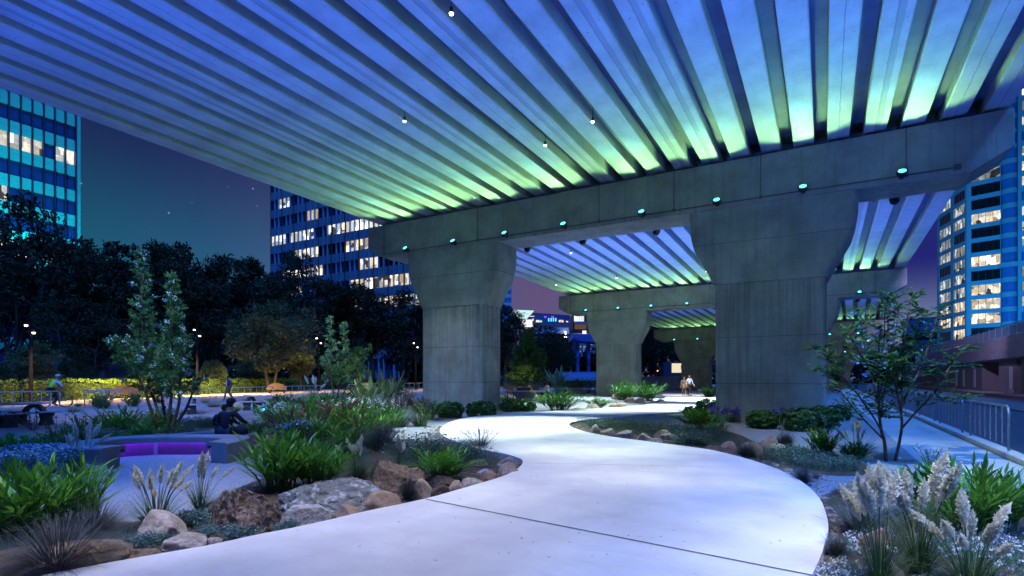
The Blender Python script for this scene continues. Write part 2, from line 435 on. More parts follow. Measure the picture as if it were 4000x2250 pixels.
# promenade of warm gravel between barriers and hedge; strip pavement, kerb and road on the other side
b = MB(); b.add([(-52, -20, .004), (-35.6, -20, .004), (-37.5, 32, .004), (-34, 60, .004), (-26, 80, .004), (-40, 110, .004), (-58, 66, .004), (-53, 33, .004)], [(0, 1, 2, 3, 4, 5, 6, 7)])
tag(b.build('gravel_promenade', mat('warm_gravel', (.50, .37, .27), (.36, .26, .19), 30, .9, bump=.4, bscale=80)), kind='structure')
b = MB(); b.add([(1.6, -20, .004), (3.2, -20, .004), (3.2, 150, .004), (1.6, 150, .004)], [(0, 1, 2, 3)])
tag(b.build('pavement', mat('pavement_concrete', (.42, .43, .44), (.34, .35, .36), 1.5, .8, bump=.15)), kind='structure')
b = MB(); b.box(3.2, 3.48, -20, 150, 0, .12)
tag(b.build('kerb', mat('kerb_concrete', (.50, .48, .45), (.38, .36, .34), 5, .85, bump=.2), bevel=.02), kind='structure')
b = MB(); b.add([(3.48, -20, .004), (8.2, -20, .004), (8.2, 260, .004), (3.48, 260, .004)], [(0, 1, 2, 3)])
tag(b.build('road', mat('asphalt', (.035, .075, .10), (.02, .05, .065), 9, .5, bump=.35, bscale=60)), kind='structure')
b = MB(); b.box(8.2, 14.2, -20, 260, 0, .06)
tag(b.build('service_road', mat('brown_asphalt', (.14, .12, .12), (.10, .09, .09), 6, .8, bump=.2)), kind='structure')
b = MB(); b.box(14.2, 14.75, 40, 160, 0, .16); b.box(14.75, 15.9, 40, 160, 0, .14)
tag(b.build('kerb', mat('pale_kerb', (.55, .55, .55), (.45, .45, .45), 3)), kind='structure')

# ---------------------------------------------------------------- viaduct
CONC = (.32, .335, .285)
GX = [.415 + 1.04 * k for k in range(-20, 5)]
CAPS = [  # Y of front face, z of beam top, X shift
    (-3.4, 10.05, 0), (21.6, 9.75, 0), (45.9, 9.2, 0), (74, 8.2, 1.2), (101, 7.2, 3.5)]
mgird = concrete('girder_concrete', (.46, .455, .44), streak=.25, crack=True, axis=1)
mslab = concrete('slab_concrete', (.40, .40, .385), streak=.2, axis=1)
msoff = concrete('shaded_slab_soffit', (.17, .17, .165), streak=.3, axis=1)  # slab tone lowered to paint in shade between the girders
mcap = concrete('beam_concrete', CONC, streak=.55, bl=.35)
mcol = concrete('column_concrete', CONC, joints=(1.43, 3.15), streak=.7, bl=.38, topz=5.15)
mflare = concrete('flare_concrete', tuple(x * .97 for x in CONC), joints=(6.7,), streak=.5, bl=.38)
mdark = mat('black_metal', (.02, .02, .022), rough=.5)
mcond = mat('conduit_metal', (.12, .125, .12), rough=.6)
mlens = emat('floodlight_lens', (.12, .75, .85), 2.6)
mlens2 = emat('downlight_lens', (1.0, .93, .8), 14)

def rrect(cx, cy, hx, hy, r, z, n=5):
    out = []
    for (sx_, sy_, a0) in ((1, 1, 0), (-1, 1, 90), (-1, -1, 180), (1, -1, 270)):
        for k in range(n):
            a = rad(a0 + 90 * k / (n - 1))
            out.append((cx + sx_ * (hx - r) + r * math.cos(a), cy + sy_ * (hy - r) + r * math.sin(a), z))
    return out

spanlab = ['girder deck overhead crossing the whole top of the picture', 'deck span seen through the gap between the two near columns', 'third deck span, small, beyond the second row of columns', 'farthest sliver of ribbed deck, low beyond the third beam']
for i in range(4):
    (y0, z0, s0), (y1, z1, s1) = CAPS[i], CAPS[i + 1]
    y0, y1 = y0 + .9, y1 + .88
    zb0, zb1 = z0 + .1, z1 + .1
    t = thing('viaduct_span', 'ribbed concrete ' + spanlab[i] if i < 1 else 'ribbed concrete ' + spanlab[i], 'viaduct', (0, y0, 0), 0, 'deck spans of the viaduct')
    L = y1 - y0
    prof = [(-.325, .03), (-.30, 0), (.30, 0), (.325, .03), (.285, .5), (-.285, .5)]
    g = MB(); ya = -18 if i == 0 else .012
    rings = []
    for yy in (ya, L - .012):
        tt = yy / L; zz = zb0 + (zb1 - zb0) * tt; xx = s0 + (s1 - s0) * tt
        rings.append([(x + xx, yy, z + zz) for x, z in prof])
    g.loft(rings)
    go = g.build('girder', mgird, t, loc=(GX[0], 0, 0))
    for x in GX[1:]:
        c = go.copy(); COL.objects.link(c); c.parent = t; c.location.x = x
    s = MB(); rings = []
    for yy in (ya, L - .012):
        tt = yy / L; zz = zb0 + (zb1 - zb0) * tt + .5; xx = s0 + (s1 - s0) * tt
        rings.append([(-21.1 + xx, yy, zz), (4.65 + xx, yy, zz), (5.1 + xx, yy, zz + .12), (5.1 + xx, yy, zz + .45), (-21.75 + xx, yy, zz + .45), (-21.75 + xx, yy, zz + .12)])
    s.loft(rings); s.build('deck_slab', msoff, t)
    s = MB()
    for xs in (5.0, -21.9):
        rings = []
        for yy in (ya, L - .012):
            tt = yy / L; zz = zb0 + (zb1 - zb0) * tt + .6; xx = s0 + (s1 - s0) * tt + xs
            rings.append([(xx - .12, yy, zz + .36), (xx + .22, yy, zz + .36), (xx + .22, yy, zz + 1.3), (xx - .12, yy, zz + 1.3)])
        s = MB(); s.loft(rings); s.build('parapet', mslab, t)

FX = [-18.6, -15.6, -12.7, -9.75, -6.33, -3.48, -.64, 2.17]
pierlab = {1: 'nearest concrete bridge pier, two flared columns under a long beam lined with cyan lamps', 2: 'second concrete bridge pier, framed between the two near columns', 3: 'third concrete bridge pier, small and grey behind the strolling couple', 4: 'farthest concrete bridge pier, almost hidden under the dark far end', 0: 'concrete bridge pier behind the viewer'}
def floodlight(face_y, X, z, front, label, group):
    t = thing('floodlight', label, 'floodlight', (X, face_y, z), 0, group)
    s = -1 if front else 1
    d = Vector((0, s * .72, .69)).normalized()
    p = Vector((0, s * .2, .02))
    m = MB(); m.tube([p - d * .11, p - d * .08, p + d * .07], [.09, .15, .16], 14); m.build('housing', mdark, t, smooth=False)
    m = MB(); m.tube([p + d * .069, p + d * .075], [.118, .118], 14); m.build('lens', mlens if front else mlensb, t)
    m = MB(); m.box(-.03, .03, min(0, s * .14), max(0, s * .14), -.09, -.03); m.box(-.06, .06, min(.002 * s, s * .02), max(.002 * s, s * .02), -.12, .06); m.build('bracket', mdark, t)
    return Vector((X, face_y, z)) + p + d * .09
mlensb = emat('blue_lens', (.2, .3, 1.0), 2.0)

for i, (yf, zt, sx_) in enumerate(CAPS):
    if i == 0: continue
    t = thing('bridge_pier', pierlab[i], 'pier', (0, 0, 0), 0, 'piers of the viaduct')
    zb = zt - 1.75; x0, x1 = -21.4 + sx_, 4.95 + sx_
    m = MB(); m.prism([(x0, zt), (x0, zt - 1.15), (x0 + 1.1, zb), (x1 - 1.0, zb), (x1, zt - 1.15), (x1, zt)][::-1], yf, yf + 1.8)
    m.build('cap_beam', mcap, t, bevel=.035)
    for cx in (-15.93 + sx_, -1.76 + sx_):
        zc = zt - 4.6
        m = MB(); yc = yf + .95
        m.loft([rrect(cx, yc, 1.83, .9, .16, z) for z in (0, zc)])
        m.build('column', mcol, t, smooth=False)
        m = MB(); prof = [(0, .03), (.02, .05), (.45, .27), (.9, .52), (1.35, .77), (1.75, .88), (2.1, .93), (2.5, .95), (2.845, .95)]
        m.loft([rrect(cx, yc, 1.83 + e, .93, .2, zc + .002 + h) for h, e in prof])
        m.build('column_flare', mflare, t)
    zc_ = zb + .2
    m = MB(); m.tube([(-20.24 + sx_, yf - .025, zc_ - .02), (3.55 + sx_, yf - .025, zc_)], .022, 6)
    for xx in ((-20.24, -14.3, -8.2, -5.1, -2.0, 2.3) if i == 1 else (-20.2, -8, 2.3)):
        m.tube([(xx + sx_, yf - .022, zc_), (xx + sx_, yf - .022, zt - .02)], .017, 6)
        m.box(xx + sx_ - .05, xx + sx_ + .05, yf - .07, yf - .002, zc_ - .05, zc_ + .05)
    m.box(3.5 + sx_, 3.68 + sx_, yf - .09, yf - .002, zc_ - .07, zc_ + .09)
    m.build('conduit', mcond, t)
    # lamps on both faces of the beam
    ords = ['first', 'second', 'third', 'fourth', 'fifth', 'sixth', 'seventh', 'eighth']
    pn = {1: 'nearest beam', 2: 'second beam', 3: 'third beam', 4: 'farthest beam'}[i]
    for k, X in enumerate(FX):
        e = floodlight(yf, X + sx_, zc_ + .02, True, f'glowing cyan floodlight on the {pn}, {ords[k]} along from its far left end', 'cyan floodlights along the beams')
        spot('green_beam', e, e + Vector((0, -.92, .8)), 900 if i < 3 else 620, (.42, 1.0, .38), 108, .5, .16)
        if i < 3:
            spot('blue_beam', e, e + Vector((0, -1, .2)), 1100, (.10, .62, .70), 72, .9, .12)
    for k, X in enumerate(FX):
        if i == 1 or (i == 2 and k > 3):
            e = floodlight(yf + 1.8, X + sx_, zb - .03, False, f'black floodlight hanging behind the {pn}, {ords[k]} along from its far left end', 'black floodlights behind the beams')
# added unseen uplights, without fixtures, that wash the deck blue
ULAB = [(-19.2, 2), (-13, 3), (-8.5, 11.2), (-17.5, 12.5), (-5, -2), (.6, 9.5), (.9, 15.5), (-12, -5), (1, 0)]
for (x, y) in ULAB:
    spot('deck_fill', (x, y, .35), (x + .6, y - 1.0, 9), 3900 if x > -16 else 1700, (.02, .105, 1.0), 112, 1.0, .15)
for (x, y, P) in ((-11.5, 30, 3600), (-5, 31, 3600), (-17, 31, 3300), (1.2, 32, 3000), (-9, 37, 3000), (.9, 40, 1500), (-15, 56, 3500), (-6, 56, 3500), (2.2, 56, 3000), (-8, 84, 2500)):
    spot('deck_fill', (x, y, .35), (x, y, 9), P * 1.2, (.05, .14, 1.0), 112, 1.0, .15)
# small white downlights fixed in the gaps between girders
dl = []
for (px, py) in ((1763, 52), (1580, 473), (2315, 475), (2130, 567)): dl.append((at(px, py, 9.8), 0))
for (px, py) in ((2230, 988), (2409, 1085), (2172, 1113), (2760, 1060)):
    p = at(px, py, 9.3); dl.append((p, 1))
dlab = ['white downlight by itself high up near the top edge', 'white downlight above the planted bed, farthest from the lamps', 'white downlight with a dark bracket, nearest the wide column', 'white downlight nearest to the row of cyan lamps', 'tiny white downlight in the second span, nearest the first beam', 'tiny white downlight in the second span, in the middle', 'tiny white downlight in the second span, beside the night sky', 'tiny white downlight in the second span, beside the wide column']
for k, (p, sp2) in enumerate(dl):
    t = thing('downlight', dlab[k], 'downlight', p, 0, 'white downlights under the deck')
    m = MB(); m.tube([(0, 0, .13), (0, 0, .0)], [.04, .045], 10); m.tube([(0, 0, .5), (0, 0, .12)], .010, 5); m.build('housing', mdark, t)
    m = MB(); m.tube([(0, 0, -.001), (0, 0, -.03)], [.05, .04], 10); m.build('lens', mlens2, t)
WH = (.97, .97, .95)
def down(x, y, z, tx, ty, W, ang=50): spot('path_beam', (x, y, z), (tx, ty, 0), W * (.45 if y < 11 else .56), WH if y < 11 else (.80, 1.0, .98), ang - 8, .75, .06)
pp = [Vector(p) for p, _ in dl]
down(pp[0].x, pp[0].y, 9.6, -5.2, 8.6, 3600, 52)
down(pp[1].x, pp[1].y, 9.6, -10.0, 13.8, 15000, 52)
down(pp[2].x, pp[2].y, 9.6, -5.6, 13.2, 8500, 52)
down(pp[3].x, pp[3].y, 9.6, -8.6, 16.8, 17000, 52)
down(-2.2, 5.2, 9.6, -1.7, 5.6, 2600, 60)
down(-5.4, 3.6, 9.6, -4.2, 3.4, 2300, 58)
down(.3, 7.0, 9.6, -.4, 7.6, 1200, 46)
down(-1.5, 10, 9.6, -2.6, 10.2, 4200, 46)
for p in pp[4:]: down(p.x, p.y, 9.2, p.x + .3, p.y, 20000, 66)
down(-11, 26, 9.2, -10.5, 25.5, 12000, 62); down(-7, 29.5, 9.2, -6.5, 29, 18000, 66); down(-8, 41, 9.0, -8.5, 40.5, 24000, 70); down(-13, 47, 9.0, -12.0, 50.5, 30000, 70)

for (x, y, W, tx, ty) in ((-16, 4, 2600, -17, 8.5), (-11, 3, 2200, -9.5, 5.5), (-19, 12, 1800, -19, 15), (-14, 15, 1500, -14, 18), (1.5, 9, 1500, 2, 12), (2.5, 4.5, 1200, 2.2, 6), (-11, 2.5, 2300, -10.5, 4.0)):
    spot('garden_fill', (x, y, 9.62), (tx, ty, 0), W * 1.25, (.04, .21, 1.0), 84, 1.0, .1)  # added blue spots with no fixtures, tinting the gravel below

for (x, y, tx, ty, z, W) in ((-12.5, 15.5, -15.8, 21.6, 2.5, 2300), (-16.5, 14.5, -16.5, 21.6, 3, 1500), (-2.5, 14.5, -1.8, 21.6, 2.5, 2300), (-7, 37, -14.5, 45.9, 3, 3000), (-2, 38, -1.8, 45.9, 3, 2500)):
    spot('column_fill', (x, y, 9.6), (tx, ty, z), W * .13, (.50, .86, .86), 60, 1.0, .1)  # added soft spots, no fixtures, lifting the column fronts
spot('garden_fill', (-13, 4.5, 9.6), (-17, 9.2, 2.5), 3800, (.72, 1.0, .85), 46, 1.0, .1)  # added spots without fixtures that brighten single trees and plants
spot('garden_fill', (-18.5, 18.5, 9.6), (-23, 20.8, 2.2), 3600, (.85, 1.0, .75), 46, 1.0, .1)
spot('garden_fill', (-19, 25.5, 9.4), (-23.4, 24, .5), 3600, (1, 1, .85), 56, 1.0, .1)
spot('garden_fill', (-14.5, 19.2, 9.6), (-16.5, 19.5, 0), 1500, (.9, .95, 1), 60, 1.0, .1)
spot('garden_fill', (.2, 9.0, 9.6), (1.2, 13.0, 1.8), 4600, (.75, 1.0, .85), 44, 1.0, .1)

for (x, y, tx, ty, W, a_) in ((-6.6, 2.6, -7.2, 3.2, 1500, 38), (-6.6, 4.6, -6.2, 5.2, 1500, 46), (-6.6, .8, -7.2, 1.6, 1100, 42), (1.1, 3.2, 1.5, 5.5, 3000, 40), (1.8, 6.5, 2.2, 6.8, 1300, 40), (-11, 9, -13, 12.4, 4200, 52), (-12.5, 11, -16, 14.5, 2600, 50), (-9.2, 7.0, -9.4, 7.6, 1300, 46), (-3, 16, -2.6, 18.2, 1500, 46), (-12, 27, -13.5, 31, 2600, 60), (-14, 33, -15.5, 37, 3500, 56), (-9, 34, -10, 36, 2600, 56)):
    spot('bed_fill', (x, y, 9.6), (tx, ty, .2), W, (1.0, .95, .88), a_, 1.0, .08)  # added unseen white spots that brighten the planted beds

spot('bed_fill', (-9.5, 42.2, 8.8), (-10.6, 48.6, 1.0), 9000, (1, .97, .9), 40, 1.0, .08)  # added unseen spot that brightens the strolling couple

spot('podium_fill', (6.5, 40, 9), (15.5, 72, 2.5), 5000, (.62, .50, 1.0), 75, 1.0, .2)  # added violet spots, no lamp modelled, brightening the podium wall
spot('podium_fill', (7.5, 62, 9), (16, 92, 3), 5000, (.62, .50, 1.0), 85, 1.0, .2)

for (x, y, tx, ty) in ((-21, 9, -26.5, 13.5), (-21, 17, -27.5, 22), (-21.2, 26, -29, 33)):
    spot('plaza_fill', (x, y, 9.5), (tx, ty, 0), 7500, (.34, .42, 1.0), 70, 1.0, .1)  # added unseen blue spots that lift the left plaza
# ---------------------------------------------------------------- buildings
mfac_c = mat('cyan_panel', (.08, .50, .36), (.07, .46, .33), .6, .5)
mfac_b = mat('blue_panel', (.13, .24, .36), (.11, .20, .31), .4, .5)
mfac_r = mat('pale_blue_stone', (.30, .40, .44), (.26, .35, .39), .5, .6)
mfin = mat('dark_fin', (.02, .03, .06), rough=.5)
mglass = mat('dark_glass', (.02, .05, .16), (.015, .04, .13), .5, .12, spec=.6)
mglass2 = mat('night_glass', (.006, .007, .012), (.004, .005, .008), .5, .15, spec=.5)
mglassb = mat('blue_glass', (.05, .20, .42), (.03, .14, .34), 1.5, .2, spec=.6)
mlit = litwin('lit_office', (1.0, .88, .66), (.88, .97, 1.0), 1.5, (.8, .8, .6), .14)
mlit_w = litwin('lit_office_warm', (1.0, .74, .42), (1.0, .95, .85), 1.3, (.8, .8, .7), .18)
mlit_t = litwin('lit_flat', (1.0, .95, .82), (.62, .85, 1.0), .62, (.8, .8, .55), .15)

# left office block, its face looks along +X at X = -100
t = thing('office_building', 'cyan office block with dark vertical fins and two lit floors', 'building', (-100, 34, 0))
z0 = 1.65 + (1475 - 1145) / F * 82
fl = 3.85; bw = 1.32
ytop = 39.3
m = MB(); m.box(-22, -.35, -9, 5.2, 0, 46); m.build('wall', mfac_c, t)
y_end = 39.05 - 34
m = MB(); m.box(-.35, .12, y_end - .02, y_end + .55, 0, 46); m.build('corner_panel', mfac_c, t)
zf = [CH + (1475 - y) / F * 83.0 for y in (1120, 1022, 925, 830, 735, 640, 545, 450, 360)]
for i, zw in enumerate([11.2 + fl * k for k in range(-2, 8)]):
    m = MB(); m.box(-.35, .0, -9, y_end - .03, zw + 2.15, zw + fl - .82); m.box(-.35, -.03, -9, y_end - .03, zw + fl - .8, zw + fl); m.build('spandrel_panel', mfac_c, t)
    for b_ in range(9):
        yy = y_end - .06 - (b_ + 1) * bw
        lit = (i in (4, 8)) or (i == 7 and False) or (i == 6 and b_ > 5)
        if i == 8: lit = b_ not in (2,)
        m = MB(); m.add([(-.30, yy + .1, zw), (-.30, yy + bw - .08, zw), (-.30, yy + bw - .08, zw + 2.15), (-.30, yy + .1, zw + 2.15)], [(0, 1, 2, 3)])
        m.build('window', mlit if lit else mglass, t)
for b_ in range(10):
    yy = y_end - .06 - b_ * bw
    m = MB(); m.box(-.35, .32, yy - .09, yy + .07, 0, 46); m.build('fin', mfin, t)

# mid tower, face looks along -Y at Y = 74
t = thing('office_tower', 'dark blue office tower with rows of lit windows behind the deck edge and trees', 'building', (-101.3, 74, 0), 0)
m = MB(); m.box(0, 41.5, .35, 20, 0, 46); m.build('wall', mfac_b, t)
rr = random.Random(3)
rows = {0: None}
bw2 = 1.22; nb = 34; fl2 = 3.75
for i in range(11):
    zw = 3.1 + fl2 * i
    m = MB(); m.box(0, nb * bw2, 0, .34, zw + 2.05, zw + fl2); m.build('spandrel_panel', mfac_b, t)
    # each floor is a ribbon of glass cut by lit stretches
    segs = []
    if i == 9: segs = [(0, 2, 0), (2, 5, 1), (5, 34, 0)]
    elif i == 7: segs = [(0, 4, 1), (4, 5, 0), (5, 11, 1), (11, 14, 0), (14, 17, 1), (17, 18, 2), (18, 34, 1)]
    elif i == 8: segs = [(0, 9, 0), (9, 12, 2), (12, 34, 0)]
    elif i == 6: segs = [(0, 6, 0), (6, 12, 2), (12, 18, 3), (18, 23, 2), (23, 34, 0)]
    elif i == 5: segs = [(0, 3, 0), (3, 9, 1), (9, 13, 2), (13, 21, 0), (21, 25, 2), (25, 34, 3)]
    elif i == 4: segs = [(0, 3, 0), (3, 8, 2), (8, 19, 0), (19, 31, 2), (31, 34, 1)]
    elif i == 3: segs = [(0, 18, 0), (18, 31, 2), (31, 34, 1)]
    else: segs = [(0, 15, 0), (15, 26, 2) if i in (2,) else (15, 26, 0), (26, 34, 0)]
    for a_, b_, k in segs:
        m = MB(); m.add([(a_ * bw2, .30, zw), (b_ * bw2, .30, zw), (b_ * bw2, .30, zw + 2.05), (a_ * bw2, .30, zw + 2.05)], [(0, 1, 2, 3)])
        m.build('window_ribbon', (mglass, mlit, mlit_w, mglass2)[k], t)
for b_ in range(nb + 1):
    m = MB(); m.box(b_ * bw2 - .045, b_ * bw2 + .045, -.09, .34, 0, 45); m.build('fin', mfac_b if b_ % 3 else mfin, t)

# striped tower far behind the near column
p = dep(1968, 230)
t = thing('striped_tower', 'sliver of a far blue tower with pale stripes, just past the flared near column', 'building', (p.x, p.y, 0), A)
m = MB(); m.box(-6, 3.2, 0, 12, 0, 46); m.build('wall', mglassb, t)
for k in range(12):
    m = MB(); m.box(-6.1, 3.3, -.2, 12.1, 3 + k * 3.6, 4.6 + k * 3.6); m.build('spandrel_panel', mfac_r, t)

# right tower
P1 = Vector((31.7, 179, 0)); dl_ = Vector((-.22, .975, 0)).normalized(); dc = Vector((.934, -.358, 0)).normalized()
t = thing('apartment_tower', 'tall pale blue tower with a curved bay and lit rooms above the stone podium', 'building', P1)
mstone = mfac_r
def face(o, d, n_, L, cols, floors, zs, lits, wmat, parts, mull):
    """a facade strip from o along d with outward normal n_: piers and spandrels stand proud of glass set back by 0.25 m"""
    for i in range(floors):
        z = zs[0] + i * zs[1]
        M_ = Matrix(((d.x, n_.x, 0, o.x), (d.y, n_.y, 0, o.y), (0, 0, 1, 0), (0, 0, 0, 1)))
        m = MB(); m.box(0, L, -.3, .02, z + zs[2], z + zs[1], M=M_)
        m.build('spandrel_panel', mstone, t)
        for (a_, b_) in cols:
            k = lits(i, (a_, b_))
            w_ = MB(); w_.add([M_ @ Vector(q) for q in ((a_, -.25, z), (b_, -.25, z), (b_, -.25, z + zs[2]), (a_, -.25, z + zs[2]))], [(0, 1, 2, 3)])
            wo = w_.build('window', wmat[k], t)
            w_ = MB(); nm = mull
            for q in range(nm + 1):
                xx = a_ + (b_ - a_) * q / nm; w_.box(xx - .04, xx + .04, -.24, -.16, z, z + zs[2], M=M_)
            w_.build('frame', mfin, wo)
    xs = [0]
    for (a_, b_) in cols: xs += [a_, b_]
    xs.append(L)
    M_ = Matrix(((d.x, n_.x, 0, o.x), (d.y, n_.y, 0, o.y), (0, 0, 1, 0), (0, 0, 0, 1)))
    for q in range(0, len(xs), 2):
        if xs[q + 1] - xs[q] > .05:
            m = MB(); m.box(xs[q], xs[q + 1], -.32, .05, zs[0] - 6, zs[0] + floors * zs[1], M=M_); m.build('pier', mstone, t)
O = Vector((0, 0, 0))
nl = Vector((-dl_.y, dl_.x, 0)); nc = Vector((dc.y, -dc.x, 0)) if Vector((dc.y, -dc.x, 0)).y < 0 else Vector((-dc.y, dc.x, 0))
if nl.x > 0: nl = -nl
rl = random.Random(11)
litL = {(0, 1): 1, (1, 1): 1}
patL = ['12', '02', '22', '12', '11', '11', '01', '11', '10', '11', '01', '10', '00', '10', '01', '10', '00', '00']
def litleft(i, c): return {'0': 0, '1': 1, '2': 2}[patL[i][1 if c[0] < 8 else 0]]
zs = (8.1, 3.62, 2.5)
face(O, dl_, nl, 16.7, [(.9, 7.0), (8.6, 15.4)], 18, zs, litleft, (mglass2, mlit_t, mlit_w), t, 4)
patC = [0, 0, 2, 2, 2, 0, 2, 0, 0, 2, 0, 0, 1, 0, 1, 0, 1, 0]
face(O, dc, nc, 6.6, [(.9, 6.5)], 18, zs, lambda i, c: patC[i], (mglass2, mlit_t, mlit_w), t, 4)
m = MB(); pl = [O, dl_ * 16.7, dl_ * 16.7 + Vector((30, 8, 0)), dc * 20 + Vector((6, 20, 0)), dc * 6.6]
pl = [q - (nl + nc) * .34 for q in pl]
m.prism([(q.x, q.y) for q in pl], 0, 75, 'z'); m.build('wall', mstone, t)
# curved bay and the slab face to its right
cb = dc * 8.3 + Vector((.3, 1.2, 0))
def arc(r, z, n=14): return [(cb.x + r * math.cos(rad(175 + 125 * k / (n - 1))), cb.y + r * math.sin(rad(175 + 125 * k / (n - 1))), z) for k in range(n)] + [(cb.x + 1, cb.y + 3, z)]
m = MB(); m.loft([arc(1.75, z) for z in (0, 76)]); m.build('bay_glass', mglassb, t)
for i in range(19):
    z = zs[0] + i * zs[1] - 1.1
    m = MB(); m.loft([arc(1.86 if i != 6 else 2.4, zz) for zz in (z, z + 1.15)]); m.build('bay_spandrel', mstone, t)
dr = Vector((.86, -.5, 0)).normalized(); nr = Vector((-dr.y, dr.x, 0)); nr = nr if nr.y < 0 else -nr
o2 = dc * 8.6 + Vector((.9, -.9, 0))
face(o2, dr, nr, 9, [(.7, 1.9)], 19, (zs[0], zs[1], 2.2), lambda i, c: (1 if rl.random() < .6 else 2) if i % 4 != 2 else 3, (mglass2, mlit_t, mlit_w, mglassb), t, 2)
m = MB(); q0 = o2 - nr * .35
m.prism([(q.x, q.y) for q in (q0, q0 + dr * 9, q0 + dr * 9 - nr * 6, q0 - nr * 6)], 0, 76, 'z'); m.build('wall', mstone, t)

# far glass tower left of it
p = dep(3612, 260)
t = thing('glass_tower', 'small far glass tower with a black band, behind the young leafy tree', 'building', (p.x, p.y, 0), rad(-20))
m = MB(); m.box(-9, 9, 0, 18, 0, 30.5); m.build('wall', mglassb, t)
m = MB(); m.box(-9.2, 9.2, -.3, 18, 19.5, 23); m.build('plant_band', mglass2, t)
for k in range(8):
    m = MB(); m.box(-9.05, 9.05, -.12, 0, 1 + k * 2.3, 1.25 + k * 2.3) if k < 8 else None; m.build('floor_line', mfac_r, t)

# podium wall of the service road
mclad = mat('stone_cladding', (.37, .35, .40), (.25, .235, .27), 1.2, .8, stretch=(1, 1, 2.2))
def brickm():
    mm, nt = nodes('brown_brick'); v = coords(nt)
    sw = N(nt, 'ShaderNodeSeparateXYZ'); nt.links.new(v, sw.inputs[0]); cb_ = N(nt, 'ShaderNodeCombineXYZ')
    nt.links.new(mathn(nt, 'ADD', sw.outputs[0], sw.outputs[1]), cb_.inputs[0]); nt.links.new(sw.outputs[2], cb_.inputs[1])
    b_ = N(nt, 'ShaderNodeTexBrick'); b_.inputs['Scale'].default_value = 3; nt.links.new(cb_.outputs[0], b_.inputs[0])
    b_.inputs['Color1'].default_value = (.26, .24, .26, 1); b_.inputs['Color2'].default_value = (.20, .185, .20, 1); b_.inputs['Mortar'].default_value = (.11, .10, .10, 1)
    finish(nt, b_.outputs[0], .85); return mm
mbr = brickm()
t = thing('podium_building', 'long stone podium with loading bays and pale doors along the service road', 'building', (0, 0, 0))
m = MB(); y = 46; rr = random.Random(5)
m.box(15, 17.5, 44, 128, 3.5, 5.6); m.build('cladding_band', mclad, t)
m = MB(); m.box(15.9, 40, 44, 300, 3.4, 3.49); m.box(17.51, 40, 44, 300, 3.5, 5.5); m.build('roof_slab', mclad, t)
segs = [(44, 67.5), (69, 75), (82, 112), (127, 150)]
for a_, b_ in segs:
    m = MB(); m.box(15.9, 16.4, a_, b_, .14, 3.39); m.build('wall', mbr, t)
m = MB(); m.box(21, 21.4, 44, 150, 0, 3.39)
for yy in (67.4, 69.1, 74.9, 82.1, 111.9, 127.1): m.box(16.41, 20.9, yy - .1, yy + .1, 0, 3.39)
m.build('bay_wall', mbr, t)
mdoor = mat('pale_door', (.55, .58, .62), (.5, .53, .57), 2, .5)
for yd in (103, 96, 91.5, 85.5, 70.6):
    m = MB(); m.box(15.86, 15.898, yd - .5, yd + .5, .5, 2.7); m.build('door', mdoor, t)
m = MB(); m.box(15.2, 15.86, 69.3, 70, .14, .3); m.box(15.4, 15.86, 69.3, 71.4, .3, .49); m.build('steps', mclad, t)
mglr = mat('balustrade_glass', (.10, .22, .36), (.08, .18, .3), 1, .15, spec=.6)
t = thing('balustrade', 'glass balustrade with steel posts along the top of the stone podium', 'balustrade', (15.2, 0, 5.6))
m = MB(); m.box(-.015, .015, 44, 128, .08, 1.0); m.build('glass', mglr, t)
for k in range(36):
    m = MB(); m.box(-.05, .05, 44 + k * 2.4 - .04, 44 + k * 2.4 + .04, 0, 1.08); m.build('post', mfac_r, t)
m = MB(); m.tube([(0, 44, 1.1), (0, 128, 1.1)], .04, 6); m.build('handrail', mfin, t)
# retaining wall end that closes the service road far away
t = thing('garden_wall', 'long low dusk blue wall far back between the trees and the second pier', 'wall', dep(2262, 112), A)
m = MB(); m.box(-8, 7, 0, .4, 0, 2.75); m.build('panel', mat('blue_wall', (.09, .22, .52), (.08, .19, .46), 1, .6), t)
m = MB(); m.box(-8.05, 7.05, -.05, .45, 2.75, 2.85); m.build('coping', mfac_b, t)
t = thing('garden_wall', 'grey concrete wall behind the strolling couple, reaching to the third pier', 'wall', dep(2575, 70), A)
m = MB(); m.box(-4.0, 0, 0, .3, 0, 1.72); m.box(.03, 2.6, -.05, .3, 0, 1.74); m.build('panel', concrete('wall_concrete', (.24, .25, .33), streak=.3), t)
m = MB(); m.box(-4.0, 2.6, -.07, .36, 1.745, 1.80); m.build('coping', mslab, t)

# shopping centre far away between the piers
def fbox(px0, px1, py0, py1, d, dd=6):
    """world box seen at depth d; local x to the right, y away"""
    k = d / F
    return ((px0 - 2120) * k, (px1 - 2120) * k, 0, dd, CH + (1475 - py1) * k, CH + (1475 - py0) * k)
D = 150
t = thing('shopping_centre', 'pale terraced shopping centre with neon signs and lit shops, far between two piers', 'building', dep(2120, D), A)
mpale = mat('pale_render', (.34, .36, .48), (.30, .32, .42), .4, .7)
mbrown = mat('brown_render', (.13, .11, .15), (.11, .09, .13), .4, .7)
mnavy = mat('navy_roof', (.03, .06, .2), (.025, .05, .17), .5, .6)
def bx(name, m_, a, dd=6, off=0):
    x0, x1, y0, y1, z0, z1 = fbox(*a, D, dd); m = MB(); m.box(x0, x1, y0 + off, y1 + off, z0, z1); return m.build(name, m_, t)
bx('lower_storey', mpale, (2030, 2245, 1279, 1302), 20)
bx('terrace_front', mbrown, (2095, 2245, 1265, 1278.6), 19, 1)
bx('parapet', mnavy, (2055, 2245, 1256, 1264.6), 18, 2)
bx('upper_storey', mnavy, (2060, 2245, 1243, 1255.6), 14, 4)
bx('undercroft', mfin, (2030, 2260, 1302.4, 1400), 14, 3)
